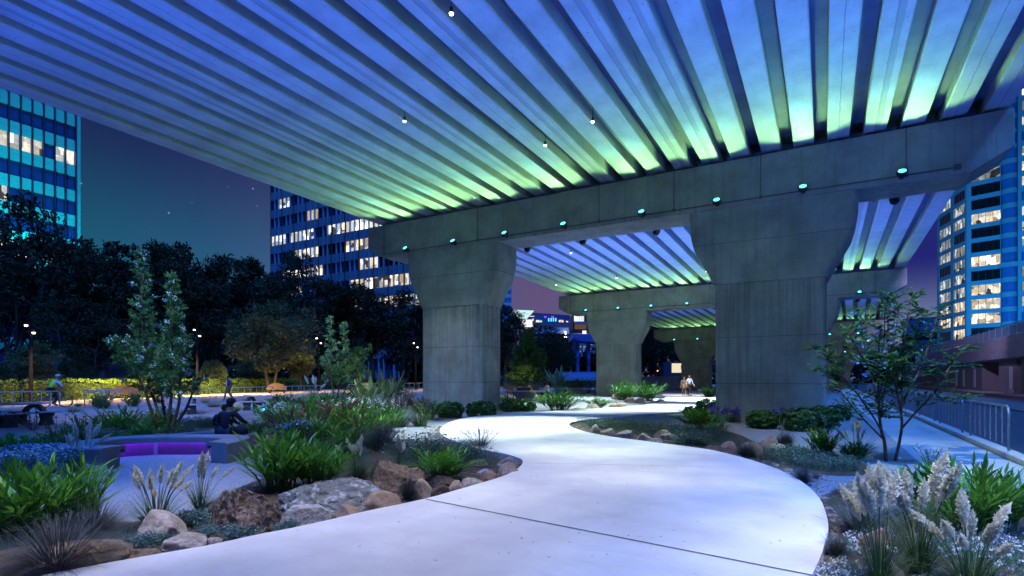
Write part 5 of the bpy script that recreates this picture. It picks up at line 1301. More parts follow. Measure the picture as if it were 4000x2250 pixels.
PLANTS = [
 # big lance-leaved gingers
 ('ginger', 120, 2110, 330, 300, 'bright lance leaved ginger clump in the near corner, behind the big dark tuft'),
 ('ginger', 300, 2060, 230, 250, 'second ginger clump of the near corner, leaning over the sand', None, 1),
 ('ginger', 20, 2060, 180, 250, 'ginger clump cut by the edge of the picture, above the sandstone ledge', None, 1),
 ('ginger', 1085, 1915, 260, 225, 'tall ginger clump behind the conglomerate boulder'),
 ('ginger', 1245, 1905, 230, 175, 'ginger clump behind the big lichen slab', None, 1),
 ('ginger', 1725, 1880, 215, 130, 'low bright ginger clump by the tight path bend'),
 ('ginger', 3780, 2100, 330, 300, 'large ginger clump behind the tall white plumes', None, 1),
 ('ginger', 3900, 2070, 240, 230, 'ginger clump leaning out over the blue pavement'),
 ('ginger', 3660, 1960, 190, 150, 'smaller ginger clump behind the large one, near the pavement'),
 ('ginger', 3215, 1782, 120, 110, 'ginger clump left of the young leafy tree'),
 ('ginger', 2735, 1676, 170, 80, 'yellow green ginger clump at the corner of the wide column'),
 ('ginger', 2800, 1692, 90, 42, 'low yellow green ginger at the edge of the rosemary', None, 1),
 ('ginger', 60, 1775, 150, 78, 'bright broad leaved clump beyond the pale groundcover, at the picture edge'),
 ('ginger', 178, 1765, 110, 66, 'broad leaved clump left of the curved bench, in front of the white flower spikes', None, 1),
 ('ginger', 1060, 1645, 110, 62, 'ginger clump right of the couple on the round seat'),
 ('ginger', 1215, 1640, 100, 70, 'ginger clump among the blue flowers', None, 1),
 ('ginger', 1330, 1700, 130, 84, 'ginger clump under the arching brown plumes'),
 ('ginger', 1445, 1715, 120, 78, 'ginger clump between brown plumes and the dry grass', None, 1),
 ('ginger', 1250, 1740, 130, 80, 'ginger clump in the middle of the brown plumes'),
 ('ginger', 905, 1625, 70, 40, 'small ginger clump behind the couple on the round seat', None, 1),
 ('fern', 2185, 1606, 165, 82, 'dark green bushy plant across the path, in front of the seated man'),
 ('fern', 2335, 1596, 90, 40, 'small fern clump across the path among tan stones', None, 1),
 ('fern', 2437, 1562, 110, 70, 'twin fern clump beside the second pier, left half'),
 ('fern', 2532, 1566, 110, 70, 'twin fern clump beside the second pier, right half', None, 1),
 ('fern', 2770, 1553, 70, 40, 'fern clump across the path, peeping past the wide column'),
 ('fern', 470, 1705, 190, 110, 'dark green shrub below the feathery tree'),
 ('fern', 395, 1700, 110, 70, 'dark green shrub beside the pale gravel, left of the feathery tree', None, 1),
 ('fern', 620, 1690, 130, 62, 'leafy dark clump at the stems of the feathery tree'),
 ('fern', 1320, 1650, 120, 74, 'dark leafy clump at the foot of the slender tree', None, 1),
 ('fern', 1160, 1690, 130, 80, 'dark leafy clump full of blue flowers', None, 1),
 ('fern', 1400, 1660, 130, 80, 'dark leafy clump under the white daisies'),
 ('fern', 1670, 1640, 120, 66, 'leafy green clump at the foot of the near column', None, 1),
 ('fern', 2250, 1530, 70, 34, 'bright leafy clump in front of the blue wall'),
 ('fern', 2120, 1575, 60, 30, 'green clump at the sloping base of the grey table', None, 1),
 ('fern', 1530, 1555, 140, 56, 'sunlit green clump beside the near column'),
 ('fern', 1400, 1575, 120, 52, 'pale green clump behind the daisies', None, 1),
 ('fern', 3330, 1800, 120, 70, 'dark fine leaved shrub at the foot of the young leafy tree', None, 1),
 ('fern', 385, 1590, 80, 44, 'dark shrub under the tall white flower spikes by the barrier'),
 ('fern', 520, 1588, 80, 50, 'green shrub in front of the wide wooden bench', None, 1),
 # swords
 ('sword', 1440, 1585, 110, 112, 'grey green sword leaved plant, left one of the pair by the near column'),
 ('sword', 1515, 1572, 110, 124, 'tall sword leaved plant, right one of the pair by the near column', None, 1),
 ('sword', 2180, 1526, 84, 90, 'far sword leaved plant before the blue wall, lit from below'),
 ('sword', 1250, 1690, 60, 90, 'single broad leaved stem plant between the picnic table and brown plumes', None, 1),
 ('sword', 2500, 1540, 90, 60, 'pale sword leaved plant against the second pier'),
 ('sword', 1460, 1640, 90, 90, 'dark sword leaved plant beside the white daisies', None, 1),
 # white plume grasses
 ('plumebase', 610, 2062, 230, 270, 'white plume grass fanning above the rounded granite boulder', ('white', 17, 1.0)),
 ('plumebase', 782, 2002, 130, 240, 'narrow white plume grass beside the conglomerate boulder', ('white', 9, .98)),
 ('plumebase', 318, 1832, 210, 190, 'white plume grass in front of the curved bench', ('bigwhite', 8, 1.0)),
 ('plumebase', 1395, 1868, 170, 180, 'white plume grass in front of the brown plumes', ('white', 9, 1.0)),
 ('plumebase', 1560, 1866, 130, 180, 'white plume grass behind the rusty boulder', ('bigwhite', 5, 1.0)),
 ('plumebase', 1345, 1985, 60, 110, 'short white plumes springing from behind the lichen slab', ('white', 4, 1.0)),
 ('plumebase', 1690, 1895, 40, 100, 'single white plume beside the low bright ginger', ('white', 2, 1.0)),
 ('plumebase', 3440, 2290, 250, 480, 'tall white plume grass in the near corner, left clump of three', ('bigwhite', 11, .98)),
 ('plumebase', 3590, 2240, 260, 480, 'tall white plume grass in the near corner, middle and highest clump', ('bigwhite', 12, 1.0), 1),
 ('plumebase', 3790, 2310, 320, 420, 'tall white plume grass in the near corner, right clump of three', ('bigwhite', 13, .95)),
 ('plumebase', 3350, 1795, 160, 165, 'white plume grass in front of the young leafy tree', ('white', 9, 1.0)),
 ('plumebase', 3050, 1748, 90, 106, 'small tan plumed grass beside the pinkish stone', ('tan', 6, 1.0)),
 ('plumebase', 405, 1596, 110, 100, 'white flower spikes in front of the wide wooden bench', ('bigwhite', 9, 1.0)),
 ('plumebase', 305, 1588, 60, 34, 'short white flower spikes right of the bicycle', ('white', 5, 1.0)),
 ('plumebase', 1225, 1566, 70, 108, 'white blossom spray in front of the hedge, beside the last barrier', ('bigwhite', 7, 1.0)),
 ('plumebase', 620, 1590, 40, 90, 'white flower spikes among the stems of the feathery tree', ('white', 4, 1.0)),
 # brown and purple
 ('foxbase', 1120, 1745, 170, 150, 'arching brown foxtail grass above the round dark boulder', ('fox', 8, 1.0)),
 ('foxbase', 1235, 1720, 170, 150, 'arching brown foxtail grass in the middle of the bed', ('fox', 9, 1.0), 1),
 ('foxbase', 1330, 1690, 170, 140, 'arching brown foxtail grass behind the white plumes', ('fox', 9, 1.0)),
 ('foxbase', 1410, 1735, 170, 130, 'arching brown foxtail grass next to the dry grass', ('fox', 6, 1.0), 1),
 ('foxbase', 1180, 1790, 150, 120, 'low arching brown foxtail grass behind the tall ginger', ('fox', 5, 1.0)),
 ('foxbase', 1535, 1535, 110, 90, 'rust coloured foxtail grass lit beside the near column', ('fox', 7, 1.0), 1),
 ('foxbase', 2230, 1535, 130, 66, 'red brown foxtail grass before the blue wall', ('fox', 8, 1.0)),
 ('foxbase', 2560, 1545, 80, 50, 'brown foxtail grass before the grey wall, near the couple', ('fox', 5, 1.0), 1),
 ('purbase', 1560, 1668, 150, 112, 'purple fountain grass left of the near column', ('pur', 20, 1.0)),
 ('purbase', 1640, 1664, 120, 96, 'purple fountain grass touching the near column', ('pur', 12, 1.0)),
 # tufts
 ('tussock', 225, 2232, 400, 190, 'big dark blue grey grass tuft on the sandstone ledge, nearest of all'),
 ('tussock', 372, 2094, 220, 118, 'dark grass tuft between near ginger and granite boulder', None, 1),
 ('tussockh', 1876, 1756, 160, 90, 'grey tuft with fine seed heads overhanging the pale path'),
 ('stiff', 3360, 2085, 240, 165, 'spiky grey green tuft in front of the mossy boulder'),
 ('tussock', 2918, 1790, 112, 66, 'dark tuft in front of the wide reddish stone', None, 1),
 ('tussock', 3135, 1893, 86, 74, 'small dark tuft alone on the sand at the path edge'),
 ('tussock', 3186, 1876, 40, 26, 'tiny dark tuft on the sand near the mossy boulder', None, 1),
 ('tussock', 1592, 1952, 80, 100, 'dark hanging tuft between the smooth stones'),
 ('tussock', 3072, 1752, 84, 66, 'dark tuft under the small tan plumes', None, 1),
 ('tussock', 1490, 1770, 170, 84, 'grey purple tuft between brown plumes and path'),
 ('drygrass', 835, 1590, 120, 36, 'dry olive grass mound in front of the barriers, left of the man in the suit'),
 ('drygrass', 970, 1575, 90, 34, 'dry grass mound right of the man in the suit', None, 1),
 ('drygrass', 800, 1574, 60, 24, 'dry grass mound just behind the larger olive one'),
 ('drygrass', 1083, 1560, 36, 22, 'little dry grass tuft below the round-backed bench', None, 1),
 ('drygrass', 1140, 1590, 140, 30, 'grey green grass mound between the two arched tables'),
 ('drygrass', 290, 1610, 110, 34, 'dry grass patch right of the bicycle', None, 1),
 ('drygrass', 1600, 1560, 100, 60, 'golden dry grass beside the near column'),
 ('drygrass', 1990, 1520, 90, 36, 'golden dry grass behind the wooden chairs', None, 1),
 ('drygrass', 2090, 1527, 100, 48, 'golden dry grass behind the seated man'),
 # domes
 ('dome', 1758, 1632, 100, 62, 'rounded green shrub left of the near column base, left one of two', None, 0),
 ('dome', 1879, 1628, 108, 60, 'rounded green shrub in front of the near column base', None, 1),
 ('dome', 1993, 1608, 80, 52, 'rounded green shrub right of the near column, under the grey table', None, 0),
 ('dome', 2050, 1606, 80, 50, 'rounded green shrub right of the near column, beside the bushy dark plant', None, 1),
 ('dome', 2762, 1618, 74, 60, 'rounded dark shrub at the left corner of the wide column', None, 1),
 ('dome', 2705, 1628, 70, 40, 'lower rounded shrub behind the yellow green ginger', None, 0),
 ('domew', 2978, 1672, 118, 68, 'rounded shrub with white flower heads before the wide column', None, 0),
 ('domew', 3130, 1682, 140, 88, 'big rounded white flowering shrub right of the irises', None, 1),
 ('domew', 3215, 1672, 120, 84, 'rounded white flowering shrub at the right corner of the wide column', None, 0),
 ('domew', 3275, 1640, 90, 60, 'rounded white flowering shrub beside the pavement', None, 1),
 # flowers
 ('iris', 2800, 1652, 56, 66, 'violet iris at the left corner of the wide column'),
 ('iris', 2855, 1650, 60, 60, 'violet iris in front of the wide column, beside the first', None, 1),
 ('iris', 3055, 1662, 60, 70, 'violet iris between the two white flowering shrubs'),
 ('iris', 2335, 1540, 34, 34, 'far violet iris at the foot of the second pier', None, 1),
 ('iris', 2300, 1536, 30, 30, 'far violet iris left of the second pier'),
 ('blue', 1085, 1680, 120, 84, 'pale blue flowers right of the round seat'),
 ('blue', 985, 1695, 90, 52, 'low blue flowers behind the pink ones', None, 1),
 ('blue', 1150, 1745, 120, 80, 'blue flowers below the brown plumes'),
 ('blue', 1225, 1640, 80, 44, 'blue flowers beside the picnic table', None, 1),
 ('blue', 70, 1800, 150, 60, 'blue flowers left of the curved bench'),
 ('blue', 170, 1790, 130, 56, 'blue flowers beside the outer side of the curved bench', None, 1),
 ('blue', 400, 1715, 150, 40, 'small blue flowers beyond the curved bench'),
 ('white', 1385, 1650, 140, 72, 'white daisies beside the slender tree'),
 ('white', 1450, 1645, 110, 64, 'white daisies left of the purple grass', None, 1),
 ('white', 1320, 1610, 90, 50, 'white flowers around the base of the slender tree'),
 ('white', 640, 1650, 110, 60, 'white flowers behind the stems of the feathery tree', None, 1),
 ('white', 1190, 1585, 110, 44, 'mixed white flowers in front of the barriers'),
 ('white', 1520, 1620, 90, 46, 'white flowers lit beside the near column', None, 1),
 ('pink', 985, 1696, 52, 22, 'pink flowers glowing inside the round seat', None, 0),
 ('whitec', 130, 1862, 190, 110, 'pale silvery flower cushion left of the curved bench'),
 ('whitec', 30, 1850, 120, 86, 'pale silvery flower cushion at the edge of the picture', None, 1),
 # cushions
 ('teal', 555, 2140, 110, 56, 'teal cushion in front of the granite boulder', None, 0),
 ('teal', 620, 2125, 80, 44, 'teal cushion pressed between two granite boulders', None, 1),
 ('teal', 500, 2148, 60, 30, 'little teal cushion on the sandstone shelf', None, 1),
 ('teal', 760, 2050, 110, 56, 'teal cushion left of the conglomerate boulder', None, 0),
 ('teal', 800, 2095, 90, 50, 'teal cushion below the conglomerate boulder', None, 1),
 ('teal', 930, 2105, 120, 52, 'teal sprigs at the foot of the dark fan slate', None, 0),
 ('sage', 2520, 1690, 90, 50, 'silver rosemary bush in the island bed, left of two', None, 0),
 ('sage', 2390, 1680, 80, 44, 'silver rosemary bush near the tip of the island bed', None, 1),
 ('sage', 2700, 1735, 150, 70, 'dark rosemary bush spilling onto the path', None, 1),
 ('sage', 2800, 1700, 90, 44, 'grey rosemary bush below the irises', None, 0),
 ('sage', 690, 1690, 120, 40, 'bluish rosemary bush behind the round seat', None, 0),
 ('sage', 800, 1670, 110, 40, 'bluish rosemary bush left of the couple', None, 1),
 ('wisp', 235, 1760, 150, 140, 'thin twiggy shrub against the pale gravel, near the curved bench'),
 ('wisp', 330, 1720, 130, 110, 'thin twiggy shrub behind the white plumes', None, 1),
 ('wisp', 3640, 1830, 90, 90, 'thin twiggy plant on the pavement edge', None, 1),
 ('wisp', 130, 1680, 120, 90, 'sparse twiggy shrub beside the cut-off picnic table'),
]
for p_ in PLANTS:
    plant(*p_[:6], plumes=p_[6] if len(p_) > 6 else None, v=p_[7] if len(p_) > 7 else 0)

# ---------------------------------------------------------------- ground cover (nobody could count it)
def inpoly(x, y, P):
    c = False; j = len(P) - 1
    for i in range(len(P)):
        if (P[i][1] > y) != (P[j][1] > y) and x < (P[j][0] - P[i][0]) * (y - P[i][1]) / (P[j][1] - P[i][1]) + P[i][0]: c = not c
        j = i
    return c
def cover(poly, n, key, h, lf, lw, fl=0, fm=None, seed=1):
    rr = random.Random(seed); P = [at(x, y) for x, y in poly]; P2 = [(p.x, p.y) for p in P]
    x0, x1 = min(p[0] for p in P2), max(p[0] for p in P2); y0, y1 = min(p[1] for p in P2), max(p[1] for p in P2)
    m = MB(); f_ = MB(); c = 0
    while c < n:
        x, y = rr.uniform(x0, x1), rr.uniform(y0, y1)
        if not inpoly(x, y, P2): continue
        dn = noise.noise(Vector((x * 1.1, y * 1.1, seed)))
        if rr.random() > .55 + dn * 1.4: c += .25; continue
        c += 1; p = Vector((x, y, 0)); hh = h * rr.uniform(.5, 1.1) * (1 + dn)
        a = rr.uniform(0, 6.283); d = (hv(a) * rr.uniform(0, .8) + Z).normalized()
        for k in range(7):
            q = p + d * hh * (k / 6); dr = (d * .8 + rvec(rr) * .7).normalized(); m.leaf(q, dr, d.orthogonal(), lf * rr.uniform(.7, 1.2), lw, .1, 1, .2)
        if fl and rr.random() < fl:
            for k in range(5):
                v = p + d * hh + rvec(rr) * .02; dd = (rvec(rr) + Z).normalized(); f_.card(v, dd, dd.orthogonal().normalized(), .022, .010)
    if fl: m.add(f_.v, f_.f, 1)
    o = m.build('ground_cover', [L_[key]] + ([fm] if fl else []))
    tag(o, kind='stuff')
cover([(2250, 1652), (2320, 1644), (2500, 1660), (2680, 1668), (2800, 1690), (2890, 1720), (2900, 1750), (2820, 1758), (2700, 1738), (2560, 1712), (2400, 1695), (2280, 1675)], 5200, 'sage', .17, .055, .009, seed=1)
cover([(2960, 1770), (3080, 1765), (3250, 1790), (3360, 1820), (3400, 1845), (3300, 1855), (3150, 1835), (3030, 1810)], 4600, 'sage', .13, .05, .008, seed=2)
cover([(1560, 1740), (1700, 1725), (1830, 1745), (1930, 1772), (1960, 1800), (1900, 1830), (1760, 1850), (1600, 1830), (1540, 1790)], 5600, 'sage', .18, .06, .009, seed=3)
cover([(690, 1650), (900, 1640), (1010, 1655), (1000, 1672), (880, 1680), (640, 1692)], 1500, 'sage', .24, .08, .014, seed=4)
cover([(-40, 1790), (200, 1770), (230, 1800), (215, 1880), (120, 1905), (-60, 1905)], 1500, 'teal', .15, .05, .012, .25, mwhite, seed=5)
cover([(3520, 2120), (3700, 2090), (3960, 2090), (4080, 2200), (4000, 2320), (3600, 2320), (3500, 2200)], 2200, 'teal', .10, .034, .009, .10, mwhite, seed=6)
cover([(3190, 2215), (3290, 2200), (3400, 2235), (3420, 2330), (3200, 2330)], 500, 'teal', .07, .03, .007, .2, mwhite, seed=7)
cover([(3330, 2090), (3480, 2085), (3500, 2170), (3360, 2190), (3270, 2150)], 700, 'sage', .08, .03, .007, .1, mwhite, seed=8)
cover([(2010, 1600), (2120, 1590), (2400, 1545), (2300, 1535), (2100, 1548), (1985, 1575)], 900, 'sage', .2, .12, .02, seed=9)
cover([(1340, 1580), (1640, 1560), (1660, 1600), (1500, 1640), (1330, 1640)], 1300, 'fern', .25, .12, .02, .15, mwhite, seed=10)
cover([(1100, 1640), (1450, 1640), (1500, 1700), (1400, 1790), (1150, 1800), (1080, 1700)], 2200, 'fern', .28, .11, .02, .12, mbluef, seed=11)
cover([(250, 1690), (560, 1660), (680, 1670), (560, 1710), (260, 1730)], 1300, 'fern', .28, .11, .02, .06, mbluef, seed=12)
cover([(1965, 1515), (2240, 1508), (2300, 1520), (2230, 1530), (1965, 1545)], 900, 'olive', .5, .28, .04, seed=13)

# loose pebbles along the path edges and fallen leaves
IV1, IF1 = icos(1)
def scatter_pebbles(ch, sgn_, i0, i1, n, seed, wd=.55):
    rr = random.Random(seed); P = smoothchain(ch, 0); m = MB()
    for k in range(n):
        i = rr.randrange(i0 * 4, min(i1 * 4, len(P) - 1)); d = P[i + 1] - P[i]
        if d.length < 1e-4: continue
        nrm = Vector((-d.y, d.x, 0)).normalized() * sgn_; p = P[i].lerp(P[i + 1], rr.random()) + nrm * (.03 + wd * rr.random() ** 1.8)
        s_ = rr.uniform(.006, .02) * (1 + 1.6 * (rr.random() < .12)); sc = Vector((s_ * rr.uniform(.8, 1.6), s_ * rr.uniform(.8, 1.4), s_ * rr.uniform(.5, .9)))
        m.add([p + Vector((v.x * sc.x, v.y * sc.y, v.z * sc.z + sc.z * .4)) for v in IV1], IF1)
    tag(m.build('pebbles', rockmat('pebble_stone', (.36, .30, .25), (.14, .11, .09), None, 0, .1, 9)), kind='stuff')
scatter_pebbles(LE, 1, 1, 23, 1500, 5); scatter_pebbles(RE, 1, 3, 25, 1300, 6)
m = MB(); rr = random.Random(8)
for k in range(260):
    p = at(rr.uniform(200, 3300), rr.uniform(1640, 2240), 0); 
    if rr.random() < .55: p = at(rr.uniform(300, 1000), rr.uniform(1860, 2000), 0)
    q = Vector((p.x, p.y, .012)); q.z = PT + .006 if inpoly(p.x, p.y, [(v.x, v.y) for v in poly]) else .012
    a = rr.uniform(0, 6.283); m.leaf(q, hv(a, .1), Z, rr.uniform(.02, .05), .008, 0, 2, .3)
tag(m.build('fallen_leaves', leafmat('dead_leaf', (.14, .09, .05), (.06, .04, .025), .1, .7, (.2, .13, .06))), kind='stuff')
for a in [
 ('fern', 1110, 1620, 110, 62, 'leafy clump beside the arched picnic table'), ('fern', 1290, 1625, 120, 70, 'leafy clump left of the slender tree', None, 1),
 ('fern', 1500, 1690, 120, 80, 'leafy clump at the edge of the purple fountain grass'), ('ginger', 1370, 1770, 120, 80, 'ginger clump just behind the white plumes', None, 1),
 ('ginger', 1160, 1830, 150, 110, 'ginger clump filling in behind the tall one by the round dark boulder', None, 1), ('fern', 1000, 1730, 110, 70, 'dark leafy clump right of the round seat', None, 1),
 ('sage', 1650, 1790, 150, 70, 'silver rosemary bush between low ginger and path', None, 1), ('sage', 1800, 1800, 130, 62, 'silver rosemary bush near the overhanging tuft', None, 0),
 ('sage', 1570, 1800, 130, 70, 'silver rosemary bush behind the single white plumes', None, 0), ('drygrass', 1480, 1850, 130, 110, 'loose dry grass behind the rusty boulder', None, 1),
 ('sage', 3080, 1800, 130, 60, 'silver rosemary bush behind the flat stones on the sand', None, 1), ('sage', 3190, 1825, 140, 62, 'silver rosemary bush left of the leafy tree', None, 0), ('sage', 3290, 1835, 120, 56, 'silver rosemary bush at the foot of the leafy tree', None, 1),
 ('sage', 2450, 1672, 80, 40, 'grey rosemary bush by the far rim of the island bed', None, 1), ('sage', 2620, 1700, 100, 50, 'grey rosemary bush amid the stones of the island bed', None, 0), ('sage', 2330, 1672, 60, 34, 'grey rosemary bush in the tip of the island bed', None, 0),
 ('stiff', 3480, 2150, 150, 90, 'spiky tuft beside the pink granite boulder', None, 1), ('tussock', 3270, 2170, 110, 80, 'grey tuft at the path edge near the white lichened stone', None, 1),
 ('teal', 1120, 2075, 90, 44, 'teal cushion between slate and speckled stone', None, 1), ('fern', 560, 1720, 120, 60, 'dark leafy clump beyond the curved bench'), ('fern', 250, 1735, 130, 60, 'dark leafy clump behind the twiggy shrub', None, 1),
 ('drygrass', 1330, 1555, 90, 40, 'dry grass in front of the far wooden bench'), ('fern', 1250, 1580, 110, 44, 'green clump in front of the last barrier', None, 1),
]: plant(*a[:6], plumes=None, v=a[7] if len(a) > 7 else 0)
cover([(1380, 1760), (1560, 1745), (1640, 1830), (1500, 1880), (1390, 1850)], 1500, 'sage', .14, .06, .009, seed=21)
cover([(760, 2000), (880, 1930), (1020, 1880), (1120, 1890), (1000, 1930), (880, 1990), (800, 2040)], 900, 'sage', .07, .035, .007, seed=22)
cover([(380, 2080), (520, 2060), (760, 2030), (820, 2110), (640, 2150), (430, 2160)], 900, 'teal', .055, .03, .007, seed=23)
cover([(-60, 2080), (330, 2070), (400, 2140), (250, 2190), (-80, 2180)], 700, 'fern', .07, .05, .008, seed=24)
cover([(1100, 1790), (1380, 1760), (1400, 1850), (1250, 1880), (1110, 1860)], 1300, 'fern', .14, .07, .010, seed=25)
cover([(3230, 1930), (3400, 1905), (3620, 1900), (3700, 1980), (3560, 2080), (3330, 2060), (3250, 2000)], 1600, 'sage', .08, .04, .007, seed=26)
cover([(2900, 1745), (3000, 1760), (3080, 1800), (3010, 1815), (2920, 1785)], 500, 'sage', .08, .04, .007, seed=27)
# ---------------------------------------------------------------- hedge
hp = [at(-260, 1583), at(0, 1575), at(430, 1558), at(870, 1538), at(1250, 1521), at(1660, 1508)]
hp = hp + [dep(2330, 92)]
rr = random.Random(21)
def hedge(name, pts, w_, hgt, key, per, lf, label, blob=.22):
    m = MB(); core = MB()
    for i in range(len(pts) - 1):
        a, b_ = pts[i], pts[i + 1]; d = (b_ - a); L = d.length; d.normalize(); s = Vector((-d.y, d.x, 0)); s = s if s.x < 0 else -s
        q = [a, b_, b_ + s * w_, a + s * w_]
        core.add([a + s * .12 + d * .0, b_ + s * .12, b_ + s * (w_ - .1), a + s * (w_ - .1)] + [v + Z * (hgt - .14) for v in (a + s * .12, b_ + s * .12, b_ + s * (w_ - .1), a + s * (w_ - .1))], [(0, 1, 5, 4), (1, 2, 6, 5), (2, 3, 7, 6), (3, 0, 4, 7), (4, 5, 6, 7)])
        far = (a.length + b_.length) / 2; n = int(per * L * 55 / far)
        for k in range(n):
            t = rr.random()
            if rr.random() < .68: u, z, nn = 0, rr.uniform(0.02, hgt), -s
            else: u, z, nn = rr.uniform(0, w_), hgt, Z
            p = a + d * (L * t) + s * u + Z * z
            bump = noise.noise(p * 1.6) * blob + noise.noise(p * 4) * blob * .6
            p = p + nn * (bump + .02); sc = lf * (far / 45) ** .5
            dr = (nn + rvec(rr) * .9 + Z * .4).normalized(); m.leaf(p, dr, rvec(rr), sc * rr.uniform(.7, 1.3), sc * .34, .1, 1, .15)
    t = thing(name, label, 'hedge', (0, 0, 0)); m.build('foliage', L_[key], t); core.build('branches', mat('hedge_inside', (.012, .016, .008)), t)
hedge('clipped_hedge', hp, 1.3, 1.32, 'lawn', 260, .19, 'long clipped hedge lit yellow green by lamps, all along the gravel promenade')

# ---------------------------------------------------------------- big dark trees
def crown(rr, blobs, per, lf, rx, rz, hollow=.55, flat=.8):
    m = MB()
    for _ in range(blobs):
        v = rvec(rr) * (rr.random() ** .45); c = Vector((v.x * rx, v.y * rx, v.z * rz)); br = rr.uniform(.16, .34) * rx
        for k in range(per):
            q = rvec(rr) * br * rr.uniform(hollow, 1.12); q.z *= flat; p = c + q
            m.card(p, rvec(rr), rvec(rr).cross(rvec(rr)).normalized(), lf * rr.uniform(.6, 1.4), lf * .30)
    return m
def limbs(rr, h, n, r0, spread, stems=1, lo=.25):
    m = MB()
    for s_ in range(stems):
        a0 = 6.283 * s_ / stems + rr.uniform(-.3, .3); ln = (.0 if stems == 1 else .22); base = hv(a0) * (.0 if stems == 1 else r0 * .8)
        top = Vector((math.cos(a0) * ln * h * .6, math.sin(a0) * ln * h * .6, h * .62)); pts = [base + (top - base) * t + rvec(rr) * .03 * h * t * .4 for t in (0, .2, .4, .6, .8, 1)]
        rs = [r0 * (1.15, .95, .8, .62, .45, .3)[i] / (stems ** .5) for i in range(6)]; m.tube(pts, rs, 8)
        for k in range(max(2, n // stems)):
            t = rr.uniform(lo, .95); f_ = t * 5; j = min(4, int(f_)); p = pts[j].lerp(pts[j + 1], f_ - j); a = rr.uniform(0, 6.283)
            e = p + hv(a) * spread * rr.uniform(.5, 1) * h + Z * h * rr.uniform(.12, .34); md = p.lerp(e, .5) + Z * .03 * h + rvec(rr) * .02 * h
            m.tube([p, md, e], [rs[j] * .5, rs[j] * .32, .02], 5)
    return m
TV = []
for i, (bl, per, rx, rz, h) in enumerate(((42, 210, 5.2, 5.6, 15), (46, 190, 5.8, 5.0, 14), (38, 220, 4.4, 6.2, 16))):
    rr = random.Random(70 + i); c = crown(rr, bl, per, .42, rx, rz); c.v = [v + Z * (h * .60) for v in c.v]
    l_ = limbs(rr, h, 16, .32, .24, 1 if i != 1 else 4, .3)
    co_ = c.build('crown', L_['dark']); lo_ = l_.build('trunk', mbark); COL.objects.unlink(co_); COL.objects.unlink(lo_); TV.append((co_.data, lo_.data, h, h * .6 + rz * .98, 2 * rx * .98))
def tree(px_, d, top, wpx, v, label, keym='dark', gz=0, name='tree'):
    cm, lm, h, ht, w0 = TV[v]; H = CH + (1475 - top) * d / F; W = wpx * d / F
    t = thing(name, label, 'tree', dep(px_, d), random.Random(int(px_)).uniform(0, 6.28), 'dark trees beyond the hedge', (W / w0, W / w0, H / ht))
    for n_, me in (('crown', cm), ('trunk', lm)):
        o = bpy.data.objects.new(n_, me); COL.objects.link(o); o.parent = t
        if n_ == 'crown' and keym != 'dark': o.material_slots[0].link = 'OBJECT'; o.material_slots[0].material = L_[keym]
    return t
TREES = [
 (70, 60, 800, 480, 1, 'dark spreading tree hiding the foot of the cyan office block'),
 (-60, 66, 845, 380, 0, 'dark tree at the picture edge, against the cyan office block'),
 (250, 72, 905, 330, 2, 'dark tree right of the cyan office block, under the green night sky'),
 (400, 68, 975, 320, 0, 'dark tree below the green patch of sky'),
 (560, 74, 935, 330, 2, 'dark tree rising behind the feathery tree peaks'),
 (690, 70, 950, 330, 0, 'dark ragged tree against the sky, right of the feathery tree'),
 (830, 72, 1010, 320, 1, 'dark tree behind the second lamp post'),
 (930, 76, 990, 300, 2, 'dark tree with a loose airy top, left of the office tower'),
 (1035, 80, 1060, 300, 0, 'dark tree in front of the left corner of the office tower'),
 (1190, 74, 1000, 330, 1, 'dark tree in front of the lit windows of the office tower'),
 (1330, 78, 1090, 320, 2, 'dark tree at the middle of the office tower'),
 (1450, 82, 1125, 300, 0, 'dark tree left of the near column, under lit windows'),
 (1580, 86, 1150, 300, 1, 'dark tree tight against the near column'),
 (1700, 84, 1180, 260, 2, 'dark tree behind the near column'),
 (1975, 84, 1190, 210, 0, 'dark tree just right of the near column, in front of the shopping centre'),
 (2140, 88, 1275, 230, 1, 'dark tree in front of the terraced shopping centre'),
 (1870, 92, 1210, 260, 2, 'dark tree behind the near column, on its far side'),
 (2270, 125, 1395, 240, 0, 'low dark tree behind the blue wall'),
 (2560, 118, 1225, 330, 1, 'black tree behind the third pier, under the deck'),
 (2690, 124, 1215, 300, 0, 'black tree behind the third pier, near the wide column'),
 (2440, 126, 1240, 260, 2, 'black tree behind the second pier'),
 (3480, 150, 1345, 160, 1, 'dark tree on the podium end, behind the young leafy tree'),
 (3560, 118, 1330, 130, 0, 'dark round tree beside the podium, behind the young leafy tree'),
 (3350, 140, 1330, 200, 2, 'black tree at the dark far end of the viaduct'),
]
for a in TREES: tree(*a)
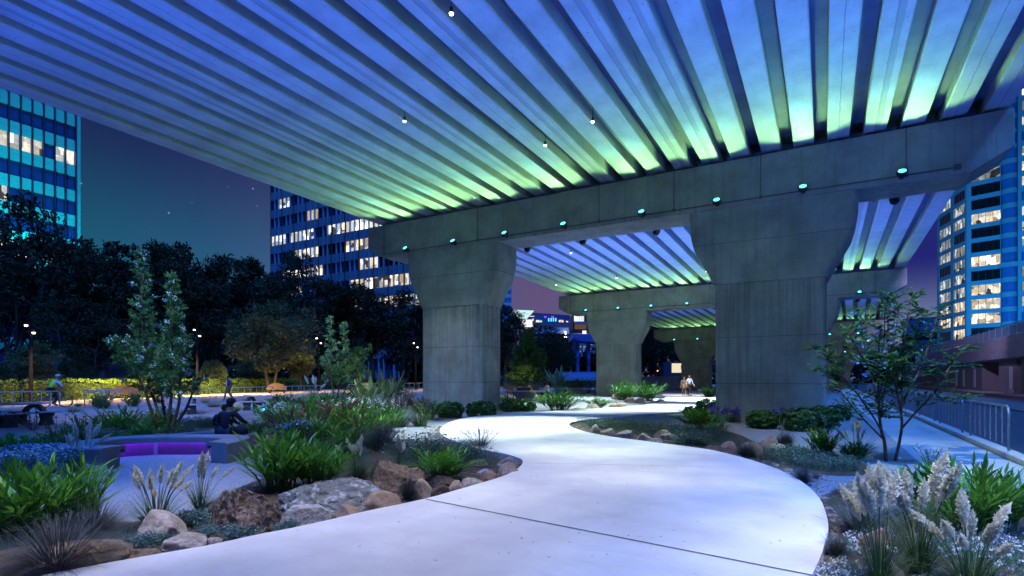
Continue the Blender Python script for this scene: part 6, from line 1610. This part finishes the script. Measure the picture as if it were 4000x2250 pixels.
# smaller lamp-lit trees and clipped bushes beyond the hedge
LIT = [
 (1060, 60, 1180, 330, 1, 'multi-trunk tree lit warm from below, behind the hedge beside the man in the suit', 'olive'),
 (150, 48, 1335, 190, 0, 'small olive tree behind the hedge, lit warm near the cyclist', 'olive'),
 (345, 58, 1180, 330, 1, 'spreading multi-trunk tree in the dark behind the cyclist', 'dark'),
 (1175, 66, 1375, 120, 0, 'small yellow lit tree behind the hedge, before the white pavilion', 'olive'),
 (655, 62, 1340, 150, 2, 'small warm lit tree behind the feathery tree', 'olive'),
 (1395, 70, 1350, 110, 2, 'small green tree lit behind the slender tree', 'fern'),
 (1000, 68, 1400, 150, 0, 'low warm lit tree left of the multi-trunk tree', 'olive'),
]
for a in LIT: tree(*a[:6], a[6], name='tree')
for px_, wp, tp, lab in ((290, 120, 1410, 'rounded clipped bush behind the hedge, right of the cyclist'), (835, 92, 1413, 'rounded clipped bush behind the hedge, left of the man in the suit'), (5, 80, 1425, 'rounded clipped bush behind the hedge at the picture edge')):
    d = 56; rr = random.Random(px_); H = CH + (1475 - tp) * d / F; W = wp * d / F
    t = thing('clipped_bush', lab, 'bush', dep(px_, d), 0, 'clipped bushes beyond the hedge'); m = MB()
    for k in range(2600):
        n_ = rvec(rr); n_.z = abs(n_.z) if rr.random() < .8 else n_.z; p = Vector((n_.x * W / 2, n_.y * W / 2, H * .45 + n_.z * H * .55)) * (1 + .06 * noise.noise(n_ * 3))
        m.card(p, (n_ + rvec(rr) * .7).normalized(), rvec(rr), .22, .07)
    m.build('foliage', L_['olive'], t); m = MB(); m.tube([(0, 0, 0), (0, 0, H * .6)], [.1, .05], 6); m.build('trunk', mbark, t)

# ---------------------------------------------------------------- feathery trees in the garden
def curve_pts(P, n):
    out = []
    for i in range(len(P) - 1):
        p0, p1, p2, p3 = P[max(0, i - 1)], P[i], P[i + 1], P[min(len(P) - 1, i + 2)]
        for k in range(n):
            t = k / n; out.append(.5 * ((2 * p1) + (p2 - p0) * t + (2 * p0 - 5 * p1 + 4 * p2 - p3) * t * t + (3 * p1 - p0 - 3 * p2 + p3) * t ** 3))
    out.append(P[-1]); return out
def along(P, t):
    f_ = t * (len(P) - 1); j = min(len(P) - 2, int(f_)); return P[j].lerp(P[j + 1], f_ - j), (P[j + 1] - P[j]).normalized()
def featree(name, label, d, stems, leaders, base, nbr, leafL, fl=None, key='feather'):
    """stems: pixel polylines with depth offsets; leaders: (stem index, t0, width low, width high)"""
    rr = random.Random(int(base[0])); org = pxd(base[0], base[1], d); org.z = 0
    t = thing(name, label, 'tree', org); m = MB(); c = MB(); fb = MB(); SP = []
    for st in stems:
        P = curve_pts([pxd(x, y, d + o) - org for x, y, o in st], 5); P[0].z = min(P[0].z, 0); SP.append(P)
        n = len(P); m.tube(P, [.045 * (1 - .8 * i / n) + .006 for i in range(n)], 7)
    for si, t0, w0, w1, nb_ in leaders:
        P = SP[si]
        for k in range(nb_):
            u = t0 + (1 - t0) * (k + rr.random()) / nb_; p, tg = along(P, min(.995, u)); v = (u - t0) / (1 - t0)
            L = (w0 * (1 - v) + w1 * v) * rr.uniform(.6, 1.15); a = rr.uniform(0, 6.283)
            up = .55 + .5 * v; dr = (hv(a) + Z * up).normalized(); B = [p + dr * L * s_ + Z * (-.12 * L * s_ * s_) + rvec(rr) * .02 for s_ in (0, .35, .7, 1)]
            m.tube(B, [.010, .007, .005, .003], 4, cap=False)
            ns = int(10 + 26 * L)
            for q in range(ns):
                x, tg2 = along(B, .15 + .85 * (q + rr.random()) / ns)
                sd = (tg2 * .9 + rvec(rr) * .8 + Z * .15).normalized(); LL = leafL * rr.uniform(.6, 1.3)
                c.leaf(x, sd, rvec(rr), LL, LL * .13, .2, 2, .2)
                c.leaf(x + sd * LL * .5, (sd + rvec(rr) * .7).normalized(), rvec(rr), LL * .7, LL * .1, .2, 1, .2)
                c.leaf(x + sd * LL * .4, (sd + rvec(rr) * .7).normalized(), rvec(rr), LL * .7, LL * .1, .2, 1, .2)
            if fl and rr.random() < fl:
                e = B[-1]
                for q in range(12):
                    x = e + rvec(rr) * .06; dd = (rvec(rr) + Z * .3).normalized(); fb.card(x, dd, dd.orthogonal().normalized(), .05, .022)
    m.build('trunk', mbark, t, True); c.build('crown', L_[key], t)
    if fl: fb.build('blossoms', mbluew, t)
    return t
mbluew = leafmat('blue_white_petal', (.62, .72, .9), (.45, .58, .85), .4, .6)
featree('feathery_tree', 'feathery two-peaked tree with thin bare stems and blue white blossoms, by the curved bench', 16.2,
        [[(655, 1696, 0), (668, 1560, 0), (672, 1400, .1), (676, 1240, .1), (672, 1080, .1)],
         [(640, 1692, .1), (612, 1590, .2), (570, 1450, .3), (556, 1240, .3), (553, 985, .3)],
         [(628, 1694, -.1), (590, 1600, -.3), (555, 1500, -.5), (480, 1400, -.6), (440, 1330, -.7)],
         [(668, 1694, -.1), (700, 1570, -.3), (705, 1450, -.5), (712, 1330, -.5)],
         [(648, 1694, .3), (640, 1600, .6), (620, 1460, .9), (625, 1330, 1.0)],
         [(660, 1690, 0), (720, 1610, .2), (760, 1520, .3), (800, 1480, .3)]],
        [(0, .30, .66, .15, 120), (1, .34, .88, .14, 140), (2, .55, .5, .15, 40), (3, .35, .5, .2, 46), (4, .4, .6, .3, 50), (5, .6, .25, .1, 10)], (650, 1692), 90, .15, .22)
featree('slender_tree', 'slender young feathery tree on two thin stems, left of the near column', 29.5,
        [[(1306, 1596, 0), (1300, 1500, 0), (1296, 1400, .1), (1288, 1245, .1)], [(1314, 1596, .1), (1325, 1500, .3), (1340, 1400, .5), (1345, 1262, .5)],
         [(1312, 1596, -.1), (1350, 1520, -.5), (1400, 1420, -.6), (1455, 1355, -.6)], [(1310, 1560, 0), (1290, 1480, -.4), (1262, 1400, -.6)], [(1306, 1590, .2), (1372, 1530, .8), (1425, 1475, 1.0)]],
        [(0, .3, .75, .12, 80), (1, .3, .7, .12, 80), (2, .5, .4, .15, 22), (3, .45, .4, .2, 22), (4, .5, .3, .15, 12)], (1310, 1594), 60, .17, None, 'feather')
featree('conifer', 'grey green conifer with tiny lights, right of the near column behind the wooden chairs', 52,
        [[(2062, 1520, 0), (2062, 1400, 0), (2066, 1300, 0)], [(2040, 1520, .5), (2035, 1430, .5), (2028, 1370, .5)], [(2085, 1520, -.5), (2092, 1440, -.5), (2105, 1380, -.5)]],
        [(0, .1, 2.0, .25, 120), (1, .2, 1.6, .3, 60), (2, .2, 1.5, .4, 60)], (2062, 1520), 60, .45, None, 'feather')

# young leafy tree in front, on the right
def youngtree():
    d0 = 10.7; S = .552; ox, oy = 3100, 1100; rr = random.Random(77)
    stems = [([(655, 1285), (642, 1130), (620, 1050), (603, 900), (598, 720), (600, 540), (615, 330)], 0, .034), ([(715, 1245), (760, 1070), (765, 960), (745, 860), (722, 740), (690, 600), (660, 420)], .25, .028),
             ([(622, 1055), (540, 920), (430, 770), (330, 650), (240, 540)], -.3, .018), ([(636, 1115), (520, 1000), (420, 890), (345, 790), (300, 740)], .3, .016), ([(612, 960), (640, 790), (662, 640), (700, 480), (730, 300), (745, 170)], .4, .018),
             ([(768, 1035), (860, 930), (970, 815), (1050, 700), (1130, 560), (1220, 470)], -.2, .020), ([(758, 920), (800, 800), (880, 650), (940, 500), (990, 330), (1045, 190)], .3, .018), ([(762, 980), (765, 800), (775, 560), (800, 300), (828, 100)], -.35, .018),
             ([(604, 880), (560, 700), (520, 520), (470, 330), (450, 220)], .5, .015), ([(750, 880), (720, 720), (700, 560)], -.5, .012), ([(1000, 780), (1060, 850), (1150, 830), (1190, 815)], -.4, .007), ([(870, 640), (960, 600), (1060, 590), (1180, 600), (1245, 590)], 0, .009),
             ([(430, 770), (340, 700), (240, 620), (170, 620)], -.4, .008), ([(400, 740), (300, 590), (220, 480), (180, 470)], -.2, .008), ([(605, 800), (660, 640), (700, 520)], -.6, .010), ([(765, 960), (700, 960), (650, 920), (560, 880)], -.3, .008), ([(780, 700), (850, 480), (900, 290), (930, 220)], -.5, .012), ([(600, 600), (640, 420), (650, 200), (700, 90)], -.2, .012), ([(590, 700), (500, 560), (420, 420), (390, 330)], -.5, .011)]
    org = dep(ox + 690 * S, d0); t = thing('young_tree', 'young leafy tree with red brown forked stems by the blue pavement', 'tree', org); m = MB(); c = MB()
    for pl, do, r_ in stems:
        n = len(pl); P = []
        for i, (x, y) in enumerate(pl):
            q = pxd(ox + x * S, oy + y * S, d0 + do * min(1, i / 2) * 1.6) - org; P.append(q)
        if r_ > .025: P[0].z = min(P[0].z, -.02)
        P = curve_pts(P, 4); k = len(P); m.tube(P, [r_ * (1 - .72 * i / k) + .002 for i in range(k)], 7)
        Lg = sum((P[i + 1] - P[i]).length for i in range(k - 1)); nt_ = int(Lg * 13) + 2
        for q in range(nt_):
            u = (.42 if r_ > .025 else .25) + (.6 if r_ > .025 else .75) * q / nt_; 
            if u > 1: continue
            p, tg = along(P, u); a = rr.uniform(0, 6.283); L = rr.uniform(.10, .30); dr = (hv(a) * .9 + tg * .5 + Z * .1).normalized()
            T = [p, p + dr * L * .5 + Z * .01, p + dr * L]; m.tube(T, [.003, .0025, .0015], 3, cap=False)
            for e in range(9):
                x, tg2 = along(T, .2 + .8 * e / 6); sd = tg2.cross(Z).normalized() * (1 if e % 2 else -1); dd = (tg2 * .8 + sd * .8 * (e < 6) + rvec(rr) * .25 + Z * .1).normalized()
                c.leaf(x, dd, Z + rvec(rr) * .3, rr.uniform(.09, .16), .028, .25, 3, .2, pw=.9)
        e = P[-1]
        for q in range(7): 
            dd = ((P[-1] - P[-2]).normalized() + rvec(rr) * .8).normalized(); c.leaf(e, dd, rvec(rr), .10, .02, .2, 3, .2)
    m.build('trunk', mrbark, t, True); c.build('crown', L_['young'], t)
youngtree()
# warm light at the foot of the trees and hedge
for x, d_, W, h_ in ((180, 34, 2500, 3.2), (420, 40.0, 8500, 3.2), (600, 46, 5000, 3.2), (700, 47, 5000, 3.2), (940, 51, 8500, 3.2), (1180, 58, 1800, 3.0), (1500, 60, 2200, 3.4), (2060, 47, 900, 2.6)):
    p = dep(x, d_); spot('lamp_beam', (p.x, p.y, h_ + 1.2), (p.x - 2.2, p.y + 1.6, .3), W * 1.15, (1, .74, .26), 98, .8, .15)
for x, d_, W in ((1060, 58.6, 26), (150, 46.5, 34), (655, 60, 34), (1175, 64.5, 16), (1395, 68, 30), (310, 54.5, 18), (830, 54.2, 12)):
    p = dep(x, d_); spot('tree_uplight', (p.x, p.y, .25), (p.x - .6, p.y + 1.4, 3.6), W, (1, .55, .2), 110, .8, .1)

# far-off wood that closes the view under the crowns
def wood(pts, h, n, lf):
    rr = random.Random(int(h * 10 + n)); m = MB()
    for k in range(n):
        i = rr.randrange(len(pts) - 1); t = rr.random(); p = pts[i].lerp(pts[i + 1], t) + Vector((rr.uniform(-2, 2), rr.uniform(-2, 2), 0))
        hh = h * (.75 + .35 * noise.noise(p * .11)); p.z = hh * rr.random() ** .8
        m.card(p, rvec(rr), rvec(rr), lf * rr.uniform(.7, 1.5), lf * .38)
    tag(m.build('far_wood', L_['dark']), kind='stuff')
wood([dep(-300, 76), dep(300, 84), dep(800, 90), dep(1380, 92)], 8.5, 9000, 1.0)
wood([dep(1600, 94), dep(2000, 100), dep(2300, 132)], 6.5, 3500, 1.0)
wood([dep(2230, 140), dep(2600, 132), dep(3000, 136), dep(3330, 150), dep(3500, 175)], 10, 6000, 1.1)
# ---------------------------------------------------------------- people
def skin_obj(name, V, E, r, mats_, parent, root=0, sub=1):
    me = bpy.data.meshes.new(name); me.from_pydata([tuple(v) for v in V], E, []); o = bpy.data.objects.new(name, me); COL.objects.link(o); o.parent = parent
    me.materials.append(mats_)
    md = o.modifiers.new('Skin', 'SKIN'); md.use_smooth_shade = True
    if not me.skin_vertices: me.attributes
    for i, sv in enumerate(me.skin_vertices[0].data):
        rr_ = r[i]; sv.radius = (rr_, rr_) if isinstance(rr_, (int, float)) else rr_
        sv.use_root = (i == root)
    if sub: s_ = o.modifiers.new('Sub', 'SUBSURF'); s_.levels = sub; s_.render_levels = sub
    return o
def cloth(name, c1, c2=None): return mat('cloth_' + name, c1, c2 or tuple(x * .75 for x in c1), 12, .85)
def person(label, loc, rz, J, skin, hair, top, bottom, shoe, sleeves=True, sc=1.0, dress=None, bald=False, cap=None, helmet=None, group=None, vest=None, legs=True):
    """J: joints in metres, facing +y, x to the person's right"""
    t = thing('person', label, 'person', loc, rz, group, sc); g = {k: Vector(v) for k, v in J.items()}
    ms = cloth('skin_%s' % str(skin), skin)
    V = []; E = []; r = []; ix = {}
    def add(k, p, rad_, to=None):
        ix[k] = len(V); V.append(Vector(p)); r.append(rad_)
        if to is not None: E.append((ix[to], ix[k]))
    add('pel', g['pel'], (.14, .10)); add('waist', g['pel'].lerp(g['chest'], .45), (.125, .09), 'pel'); add('chest', g['chest'], (.15, .105), 'waist'); add('neck', g['neck'], .052, 'chest')
    hd = g['head']; up = (hd - g['neck']).normalized()
    add('jaw', hd - up * .055, .062, 'neck'); add('head', hd + up * .02, (.078, .09), 'jaw'); add('crown', hd + up * .085, .06, 'head')
    fw = g.get('look', Vector((0, 1, 0))).normalized(); add('nose', hd - up * .01 + fw * .105, .014, 'head')
    sdv = up.cross(fw).normalized()
    for s_, kk in ((-1, 'earl'), (1, 'earr')): add(kk, hd + sdv * s_ * .09, .012, 'head')
    for s_ in 'lr':
        add('sh' + s_, g['sh' + s_], .062, 'chest'); add('el' + s_, g['el' + s_], .042, 'sh' + s_); add('wr' + s_, g['wr' + s_], .028, 'el' + s_)
        fd = (g['wr' + s_] - g['el' + s_]).normalized(); pal = g['wr' + s_] + fd * .07; add('pa' + s_, pal, (.036, .018), 'wr' + s_); sd = fd.cross(Vector((0, 0, 1)) if abs(fd.z) < .8 else Vector((0, 1, 0))).normalized(); bd = fd.cross(sd)
        for q in range(4):
            o_ = sd * (.024 * (q - 1.5)); L = (.07, .085, .08, .06)[q]; add(f'fa{s_}{q}', pal + fd * .035 + o_, .0095, 'pa' + s_); add(f'fb{s_}{q}', pal + fd * (.035 + L * .55) + o_ + bd * .012, .0085, f'fa{s_}{q}'); add(f'fc{s_}{q}', pal + fd * (.03 + L * .85) + o_ + bd * .035, .0075, f'fb{s_}{q}')
        add('th' + s_, g['wr' + s_] + fd * .05 - sd * .05, .010, 'pa' + s_); add('ti' + s_, g['wr' + s_] + fd * .085 - sd * .062, .009, 'th' + s_)
        add('hip' + s_, g['hip' + s_], .088, 'pel'); add('kn' + s_, g['kn' + s_], .056, 'hip' + s_); add('cf' + s_, g['kn' + s_].lerp(g['an' + s_], .3), .052, 'kn' + s_); add('an' + s_, g['an' + s_], .036, 'cf' + s_); add('toe' + s_, g['toe' + s_], .032, 'an' + s_)
    skin_obj('body', V, E, r, ms, t)
    def part(name, keys, links, rads, m_, k=0):
        P = [V[ix[q]] if isinstance(q, str) else q for q in keys]; skin_obj(name, P, links, rads, m_, t, k)
    # top: torso and sleeves
    ks = ['pel', 'waist', 'chest', 'shl', 'shr']; ln = [(0, 1), (1, 2), (2, 3), (2, 4)]; rd = [(.165, .125), (.15, .112), (.172, .125), .078, .078]
    if sleeves:
        ks += ['ell', 'elr', g['ell'].lerp(g['wrl'], .9), g['elr'].lerp(g['wrr'], .9)]; ln += [(3, 5), (4, 6), (5, 7), (6, 8)]; rd += [.058, .058, .042, .042]
    ks.append(V[ix['chest']].lerp(V[ix['neck']], .7)); ln.append((2, len(ks) - 1)); rd.append(.075)
    part('shirt' if not dress else 'dress', ks, ln, rd, dress or top)
    if vest:
        part('vest', ['pel', 'waist', 'chest', 'shl', 'shr'], [(0, 1), (1, 2), (2, 3), (2, 4)], [(.15, .11), (.168, .13), (.188, .14), .085, .085], vest)
    if dress:
        m = MB(); p = g['pel']; kz = min(g['knl'].z, g['knr'].z) + .02; c = g['knl'].lerp(g['knr'], .5)
        def rg(cx, cy, z, a, b_): return [(cx + a * math.cos(6.283 * k / 14), cy + b_ * math.sin(6.283 * k / 14), z) for k in range(14)]
        m.loft([rg(p.x, p.y, p.z + .12, .15, .115), rg(p.x, p.y, p.z - .05, .185, .135), rg(c.x, c.y, kz, .20, .16)]); m.build('skirt', dress, t, True)
    else:
        part('trousers', ['pel', 'hipl', 'hipr', 'knl', 'knr', g['knl'].lerp(g['anl'], .93), g['knr'].lerp(g['anr'], .93)], [(0, 1), (0, 2), (1, 3), (2, 4), (3, 5), (4, 6)], [(.155, .115), .105, .105, .074, .074, .058, .058], bottom)
    for s_ in 'lr':
        a, b_ = g['an' + s_], g['toe' + s_]; d_ = (b_ - a); d_.z = 0; d_.normalize(); h_ = a + Vector((0, 0, -.05)) - d_ * .04
        skin_obj('shoe', [h_, b_, b_ + d_ * .05], [(0, 1), (1, 2)], [(.045, .04), (.046, .03), (.035, .02)], shoe, t)
    # hair cap, cap or helmet
    m = MB(); vs = []
    for v in IV3:
        q = v.copy(); 
        b_ = q.dot(fw); z_ = q.z
        if z_ < -.1 and b_ > -.1: q = q * .55
        elif z_ < .35 and b_ > .45: q = q * .72
        vs.append(hd + up * .025 + Vector((q.x * .098, q.y * .108, q.z * .112)))
    m.add(vs, IF3)
    if not bald: m.build('hair', hair, t, True)
    if hair == mlong:
        m = MB(); m.loft([[tuple(hd + sdv * (.095 * math.cos(6.283 * k / 10)) - fw * (.05 + .06 * math.sin(6.283 * k / 10)) + Vector((0, 0, z_))) for k in range(10)] for z_ in (.04, -.08, -.2)]); m.build('long_hair', hair, t, True)
    if cap or helmet:
        m = MB(); k_ = cap or helmet; c = hd + up * .055; rows_ = []
        for z_, rr_ in ((0, .112), (.05, .115), (.085, .10), (.115, .06), (.125, .01)): rows_.append([tuple(c + sdv * (rr_ * math.cos(6.283 * k / 12)) + fw * (rr_ * 1.12 * math.sin(6.283 * k / 12)) + up * z_) for k in range(12)])
        m.loft(rows_)
        if cap: m.loft([[tuple(c + fw * (.09 + .07 * q) + sdv * x + up * (.012 + zz)) for x, zz in ((-.07, 0), (.07, 0), (.07, .015), (-.07, .015))] for q in (0, 1)])
        m.build('cap' if cap else 'helmet', k_, t, True)
    return t
def stand(stride=.0, arm=0.0, H=1.0):
    z = lambda v: v * H
    J = dict(pel=(0, 0, z(.98)), chest=(0, .01, z(1.30)), neck=(0, .01, z(1.50)), head=(0, .03, z(1.63)), hipl=(-.09, 0, z(.93)), hipr=(.09, 0, z(.93)),
             knl=(-.10, stride * .28 + .03, z(.52)), knr=(.10, -stride * .2 + .05, z(.51)), anl=(-.10, stride * .42, z(.09)), anr=(.10, -stride * .52, z(.11)), toel=(-.11, stride * .42 + .14, z(.035)), toer=(.11, -stride * .52 + .13, z(.035)),
             shl=(-.19, 0, z(1.42)), shr=(.19, 0, z(1.42)), ell=(-.25, -.03 - arm * .1, z(1.13)), elr=(.25, -.03 + arm * .1, z(1.13)), wrl=(-.25, .06 - arm * .15, z(.88)), wrr=(.25, .06 + arm * .15, z(.88)))
    return J
mblack = cloth('black', (.012, .013, .018)); mhair = cloth('dark_hair', (.018, .014, .012)); mlong = cloth('long_dark_hair', (.022, .014, .012)); mgrey = cloth('grey_hair', (.25, .24, .24))
SK1, SK2 = (.38, .22, .15), (.12, .065, .04)
# couple on the path, walking towards the viewer
toview = A + math.pi
pc = at(2672, 1545, PT); pc.z = PT
J = stand(.35, .3, .95); J['elr'] = (.26, .0, 1.1); J['wrr'] = (.30, .06, .86)
def dressm():
    m, nt = nodes('patterned_cloth'); v = coords(nt); n = noisen(nt, v, 16, 3)
    finish(nt, ramp(nt, [(.42, (.05, .03, .02)), (.5, (.30, .19, .08)), (.6, (.10, .06, .04))], n).outputs[0], .8); return m
person('woman in a short brown patterned dress strolling down the pale path', pc, toview - .15, J, SK1, mlong, None, None, mblack, False, .98, dress=dressm(), group='couple strolling on the path')
pc = at(2693, 1546, PT); pc.z = PT
J = stand(-.7, -.3, 1.0); J['ell'] = (-.27, .04, 1.14); J['wrl'] = (-.30, .2, .92); J['look'] = (.8, .6, 0)
person('man in a pale blue shirt and dark trousers strolling beside a woman', pc, toview + .25, J, SK1, mhair, cloth('pale_blue', (.55, .66, .85)), mblack, mblack, group='couple strolling on the path')
# man in a suit on the promenade
pc = at(892, 1564); J = stand(.75, 0, 1.02); J['elr'] = (.27, .0, 1.15); J['wrr'] = (.22, .28, 1.17); J['ell'] = (-.27, -.1, 1.14); J['wrl'] = (-.29, -.05, .90); J['look'] = (.3, 1, -.1)
pm = person('man in a navy suit jacket and grey trousers walking by the hedge with a phone', pc, A + 2.45, J, SK2, mhair, cloth('navy_suit', (.030, .045, .10)), cloth('grey_trouser', (.10, .085, .075)), mblack)
sh = MB(); sh.prism([(-.055, 1.46), (.055, 1.46), (.04, 1.0), (-.04, 1.0)], .127, .150); sh.build('shirt_front', cloth('white_shirt', (.55, .62, .72)), pm)
J2 = pm.matrix_basis @ Vector((.22, .36, 1.20))
ph = thing('phone', 'small phone in the hand of the man in the suit', 'phone', J2, A + 2.45); m = MB(); m.box(-.04, .04, -.07, .07, -.005, .005); m.build('case', mdark, ph, bevel=.003); m = MB(); m.box(-.035, .035, -.065, .065, .0055, .007); m.build('screen', emat('phone_screen', (.8, .85, 1), .6), ph)
# couple on the round seat, seen from behind
cs = dep(885, 13.0); S_ = .86
def sitj():
    return dict(pel=(0, 0, .12), chest=(.0, .04, .46), neck=(.02, .08, .66), head=(.03, .10, .79), hipl=(-.1, .04, .10), hipr=(.1, .04, .10), knl=(-.17, .46, .14), knr=(.20, .44, .14), anl=(-.16, .52, -.22), anr=(.22, .50, -.22), toel=(-.16, .66, -.26), toer=(.22, .64, -.26),
                shl=(-.2, .03, .57), shr=(.2, .05, .57), ell=(-.33, .06, .31), elr=(.36, .16, .36), wrl=(-.2, .28, .22), wrr=(.32, .38, .28))
J = sitj(); J['wrl'] = (-.34, .30, .36)
cs.z = .28
person('man in a black jacket and cap sitting with his back turned', cs, A - .25, J, SK1, mhair, mblack, cloth('dark_jean', (.02, .025, .045)), mblack, True, .92, cap=mblack, group='couple on the round seat')
cs2 = dep(866, 13.35); cs2.z = .26; J = sitj(); J['look'] = (.7, .7, 0)
person('woman with tied brown hair sitting beside the man in the black cap', cs2, A - .1, J, SK1, cloth('brown_hair', (.06, .03, .02)), cloth('dark_top', (.02, .02, .028)), cloth('dark_jean', (.02, .025, .045)), mblack, True, .80, group='couple on the round seat')
bag = thing('bag', 'dark round bag beside the man in the black cap', 'bag', dep(945, 13.1, .271), A); m = MB(); m.add([Vector((v.x * .13, v.y * .1, v.z * .13 + .13)) for v in IV3], IF3); m.build('body', cloth('bag', (.03, .035, .04)), bag, True); m = MB(); m.tube([(-.07, 0, .24), (-.04, 0, .33), (.04, 0, .33), (.07, 0, .24)], .012, 5); m.build('strap', mblack, bag)
# man at the grey table, hand to his face
cm = dep(2142, 40.5); J = sitj(); st = thing('stool', 'round stool under the man at the grey table', 'stool', cm, A); m = MB(); m.tube([(0, 0, .40), (0, 0, .45)], .2, 14); m.build('seat', mtop, st); m = MB(); m.tube([(0, 0, 0), (0, 0, .40)], [.16, .08], 10); m.build('leg', mdark, st)
J['chest'] = (0, .08, .46); J['elr'] = (.26, .30, .36); J['wrr'] = (.10, .30, .66); J['ell'] = (-.3, .22, .33); J['wrl'] = (-.16, .46, .26); J['neck'] = (0, .14, .65); J['head'] = (0, .17, .78)
cm2 = cm.copy(); cm2.z = .46
person('man in a grey jacket sitting at the grey table, hand at chin', cm2, A + 1.25, J, SK2, mhair, cloth('grey_jacket', (.30, .33, .42)), cloth('dark_jean', (.02, .025, .045)), mblack)
# cyclist
cb0 = at(214, 1593); rzb = A - 0.42
bk = thing('bicycle', 'dark city bicycle ridden along the promenade by the person in a yellow vest', 'bicycle', cb0, rzb)
mfr = mat('bike_frame', (.03, .05, .09), rough=.4); mty = mat('tyre_rubber', (.02, .02, .02)); mrim = mat('rim_steel', (.35, .37, .4), rough=.3, metal=.7)
def torus(y, r_, rt, n=28): return [(0, y + r_ * math.cos(6.2832 * k / n), .345 + r_ * math.sin(6.2832 * k / n)) for k in range(n + 1)]
for y in (-.52, .52):
    m = MB(); m.tube(torus(y, .33, 0), .026, 6, cap=False); wo = m.build('wheel', mty, bk, True)
    m = MB(); m.tube(torus(y, .300, 0), .016, 5, cap=False); m.build('rim', mrim, wo, True)
    m = MB()
    for k in range(14): a = 6.283 * k / 14; m.tube([(0, y, .345), (0, y + .305 * math.cos(a), .345 + .305 * math.sin(a))], .0025, 3)
    m.tube([(-.04, y, .345), (.04, y, .345)], .02, 8); m.build('spokes', mrim, wo)
m = MB(); BBK, ST, HT, HB = (0, -.06, .28), (0, -.2, .86), (0, .36, .86), (0, .40, .72)
for a, b_, r_ in ((BBK, ST, .016), (BBK, HB, .018), (ST, HT, .016), (HT, HB, .02), (BBK, (.03, -.52, .345), .010), (BBK, (-.03, -.52, .345), .010), ((0, -.19, .8), (.03, -.52, .345), .009), ((0, -.19, .8), (-.03, -.52, .345), .009), (HB, (.04, .52, .345), .012), (HB, (-.04, .52, .345), .012)): m.tube([a, b_], r_, 6)
m.build('frame', mfr, bk)
m = MB(); m.tube([(0, -.2, .86), (0, -.22, .95)], .013, 6); m.loft([[(-.08, -.36, .95), (.08, -.36, .95), (.08, -.36, .99), (-.08, -.36, .99)], [(-.02, -.1, .96), (.02, -.1, .96), (.02, -.1, .985), (-.02, -.1, .985)]]); m.build('saddle', mblack, bk)
m = MB(); m.tube([(0, .36, .86), (0, .35, 1.02)], .014, 6); m.tube([(-.28, .22, 1.05), (-.2, .34, 1.04), (0, .36, 1.02), (.2, .34, 1.04), (.28, .22, 1.05)], .013, 6); m.build('handlebar', mfr, bk)
m = MB(); m.tube([(-.02, -.06, .28), (.02, -.06, .28)], .09, 14); m.tube([(.05, -.06, .28), (.06, .02, .13)], .010, 5); m.tube([(-.05, -.06, .28), (-.06, -.14, .43)], .010, 5); m.box(.05, .15, -.02, .07, .115, .14); m.box(-.15, -.05, -.18, -.09, .42, .445); m.build('crank', mfr, bk)
J = dict(pel=(0, -.24, 1.06), chest=(0, -.03, 1.36), neck=(0, .08, 1.54), head=(0, .12, 1.67), hipl=(-.09, -.22, 1.02), hipr=(.09, -.22, 1.02), knl=(-.11, .16, .92), knr=(.11, .06, .66), anl=(-.11, -.08, .53), anr=(.11, -.05, .23), toel=(-.11, .04, .47), toer=(.11, .07, .165),
         shl=(-.19, -.01, 1.46), shr=(.19, -.01, 1.46), ell=(-.26, .16, 1.28), elr=(.26, .16, 1.28), wrl=(-.28, .22, 1.10), wrr=(.28, .24, 1.10)); J['look'] = (.3, 1, -.1)
person('cyclist in a yellow vest and pale cap riding past the hedge', cb0, rzb, J, SK1, mgrey, cloth('white_sleeve', (.62, .66, .74)), mblack, cloth('shoe_brown', (.1, .06, .05)), True, 1.0, helmet=cloth('pale_cap', (.5, .52, .58)), vest=cloth('yellow_vest', (.55, .75, .05), (.5, .7, .04)))
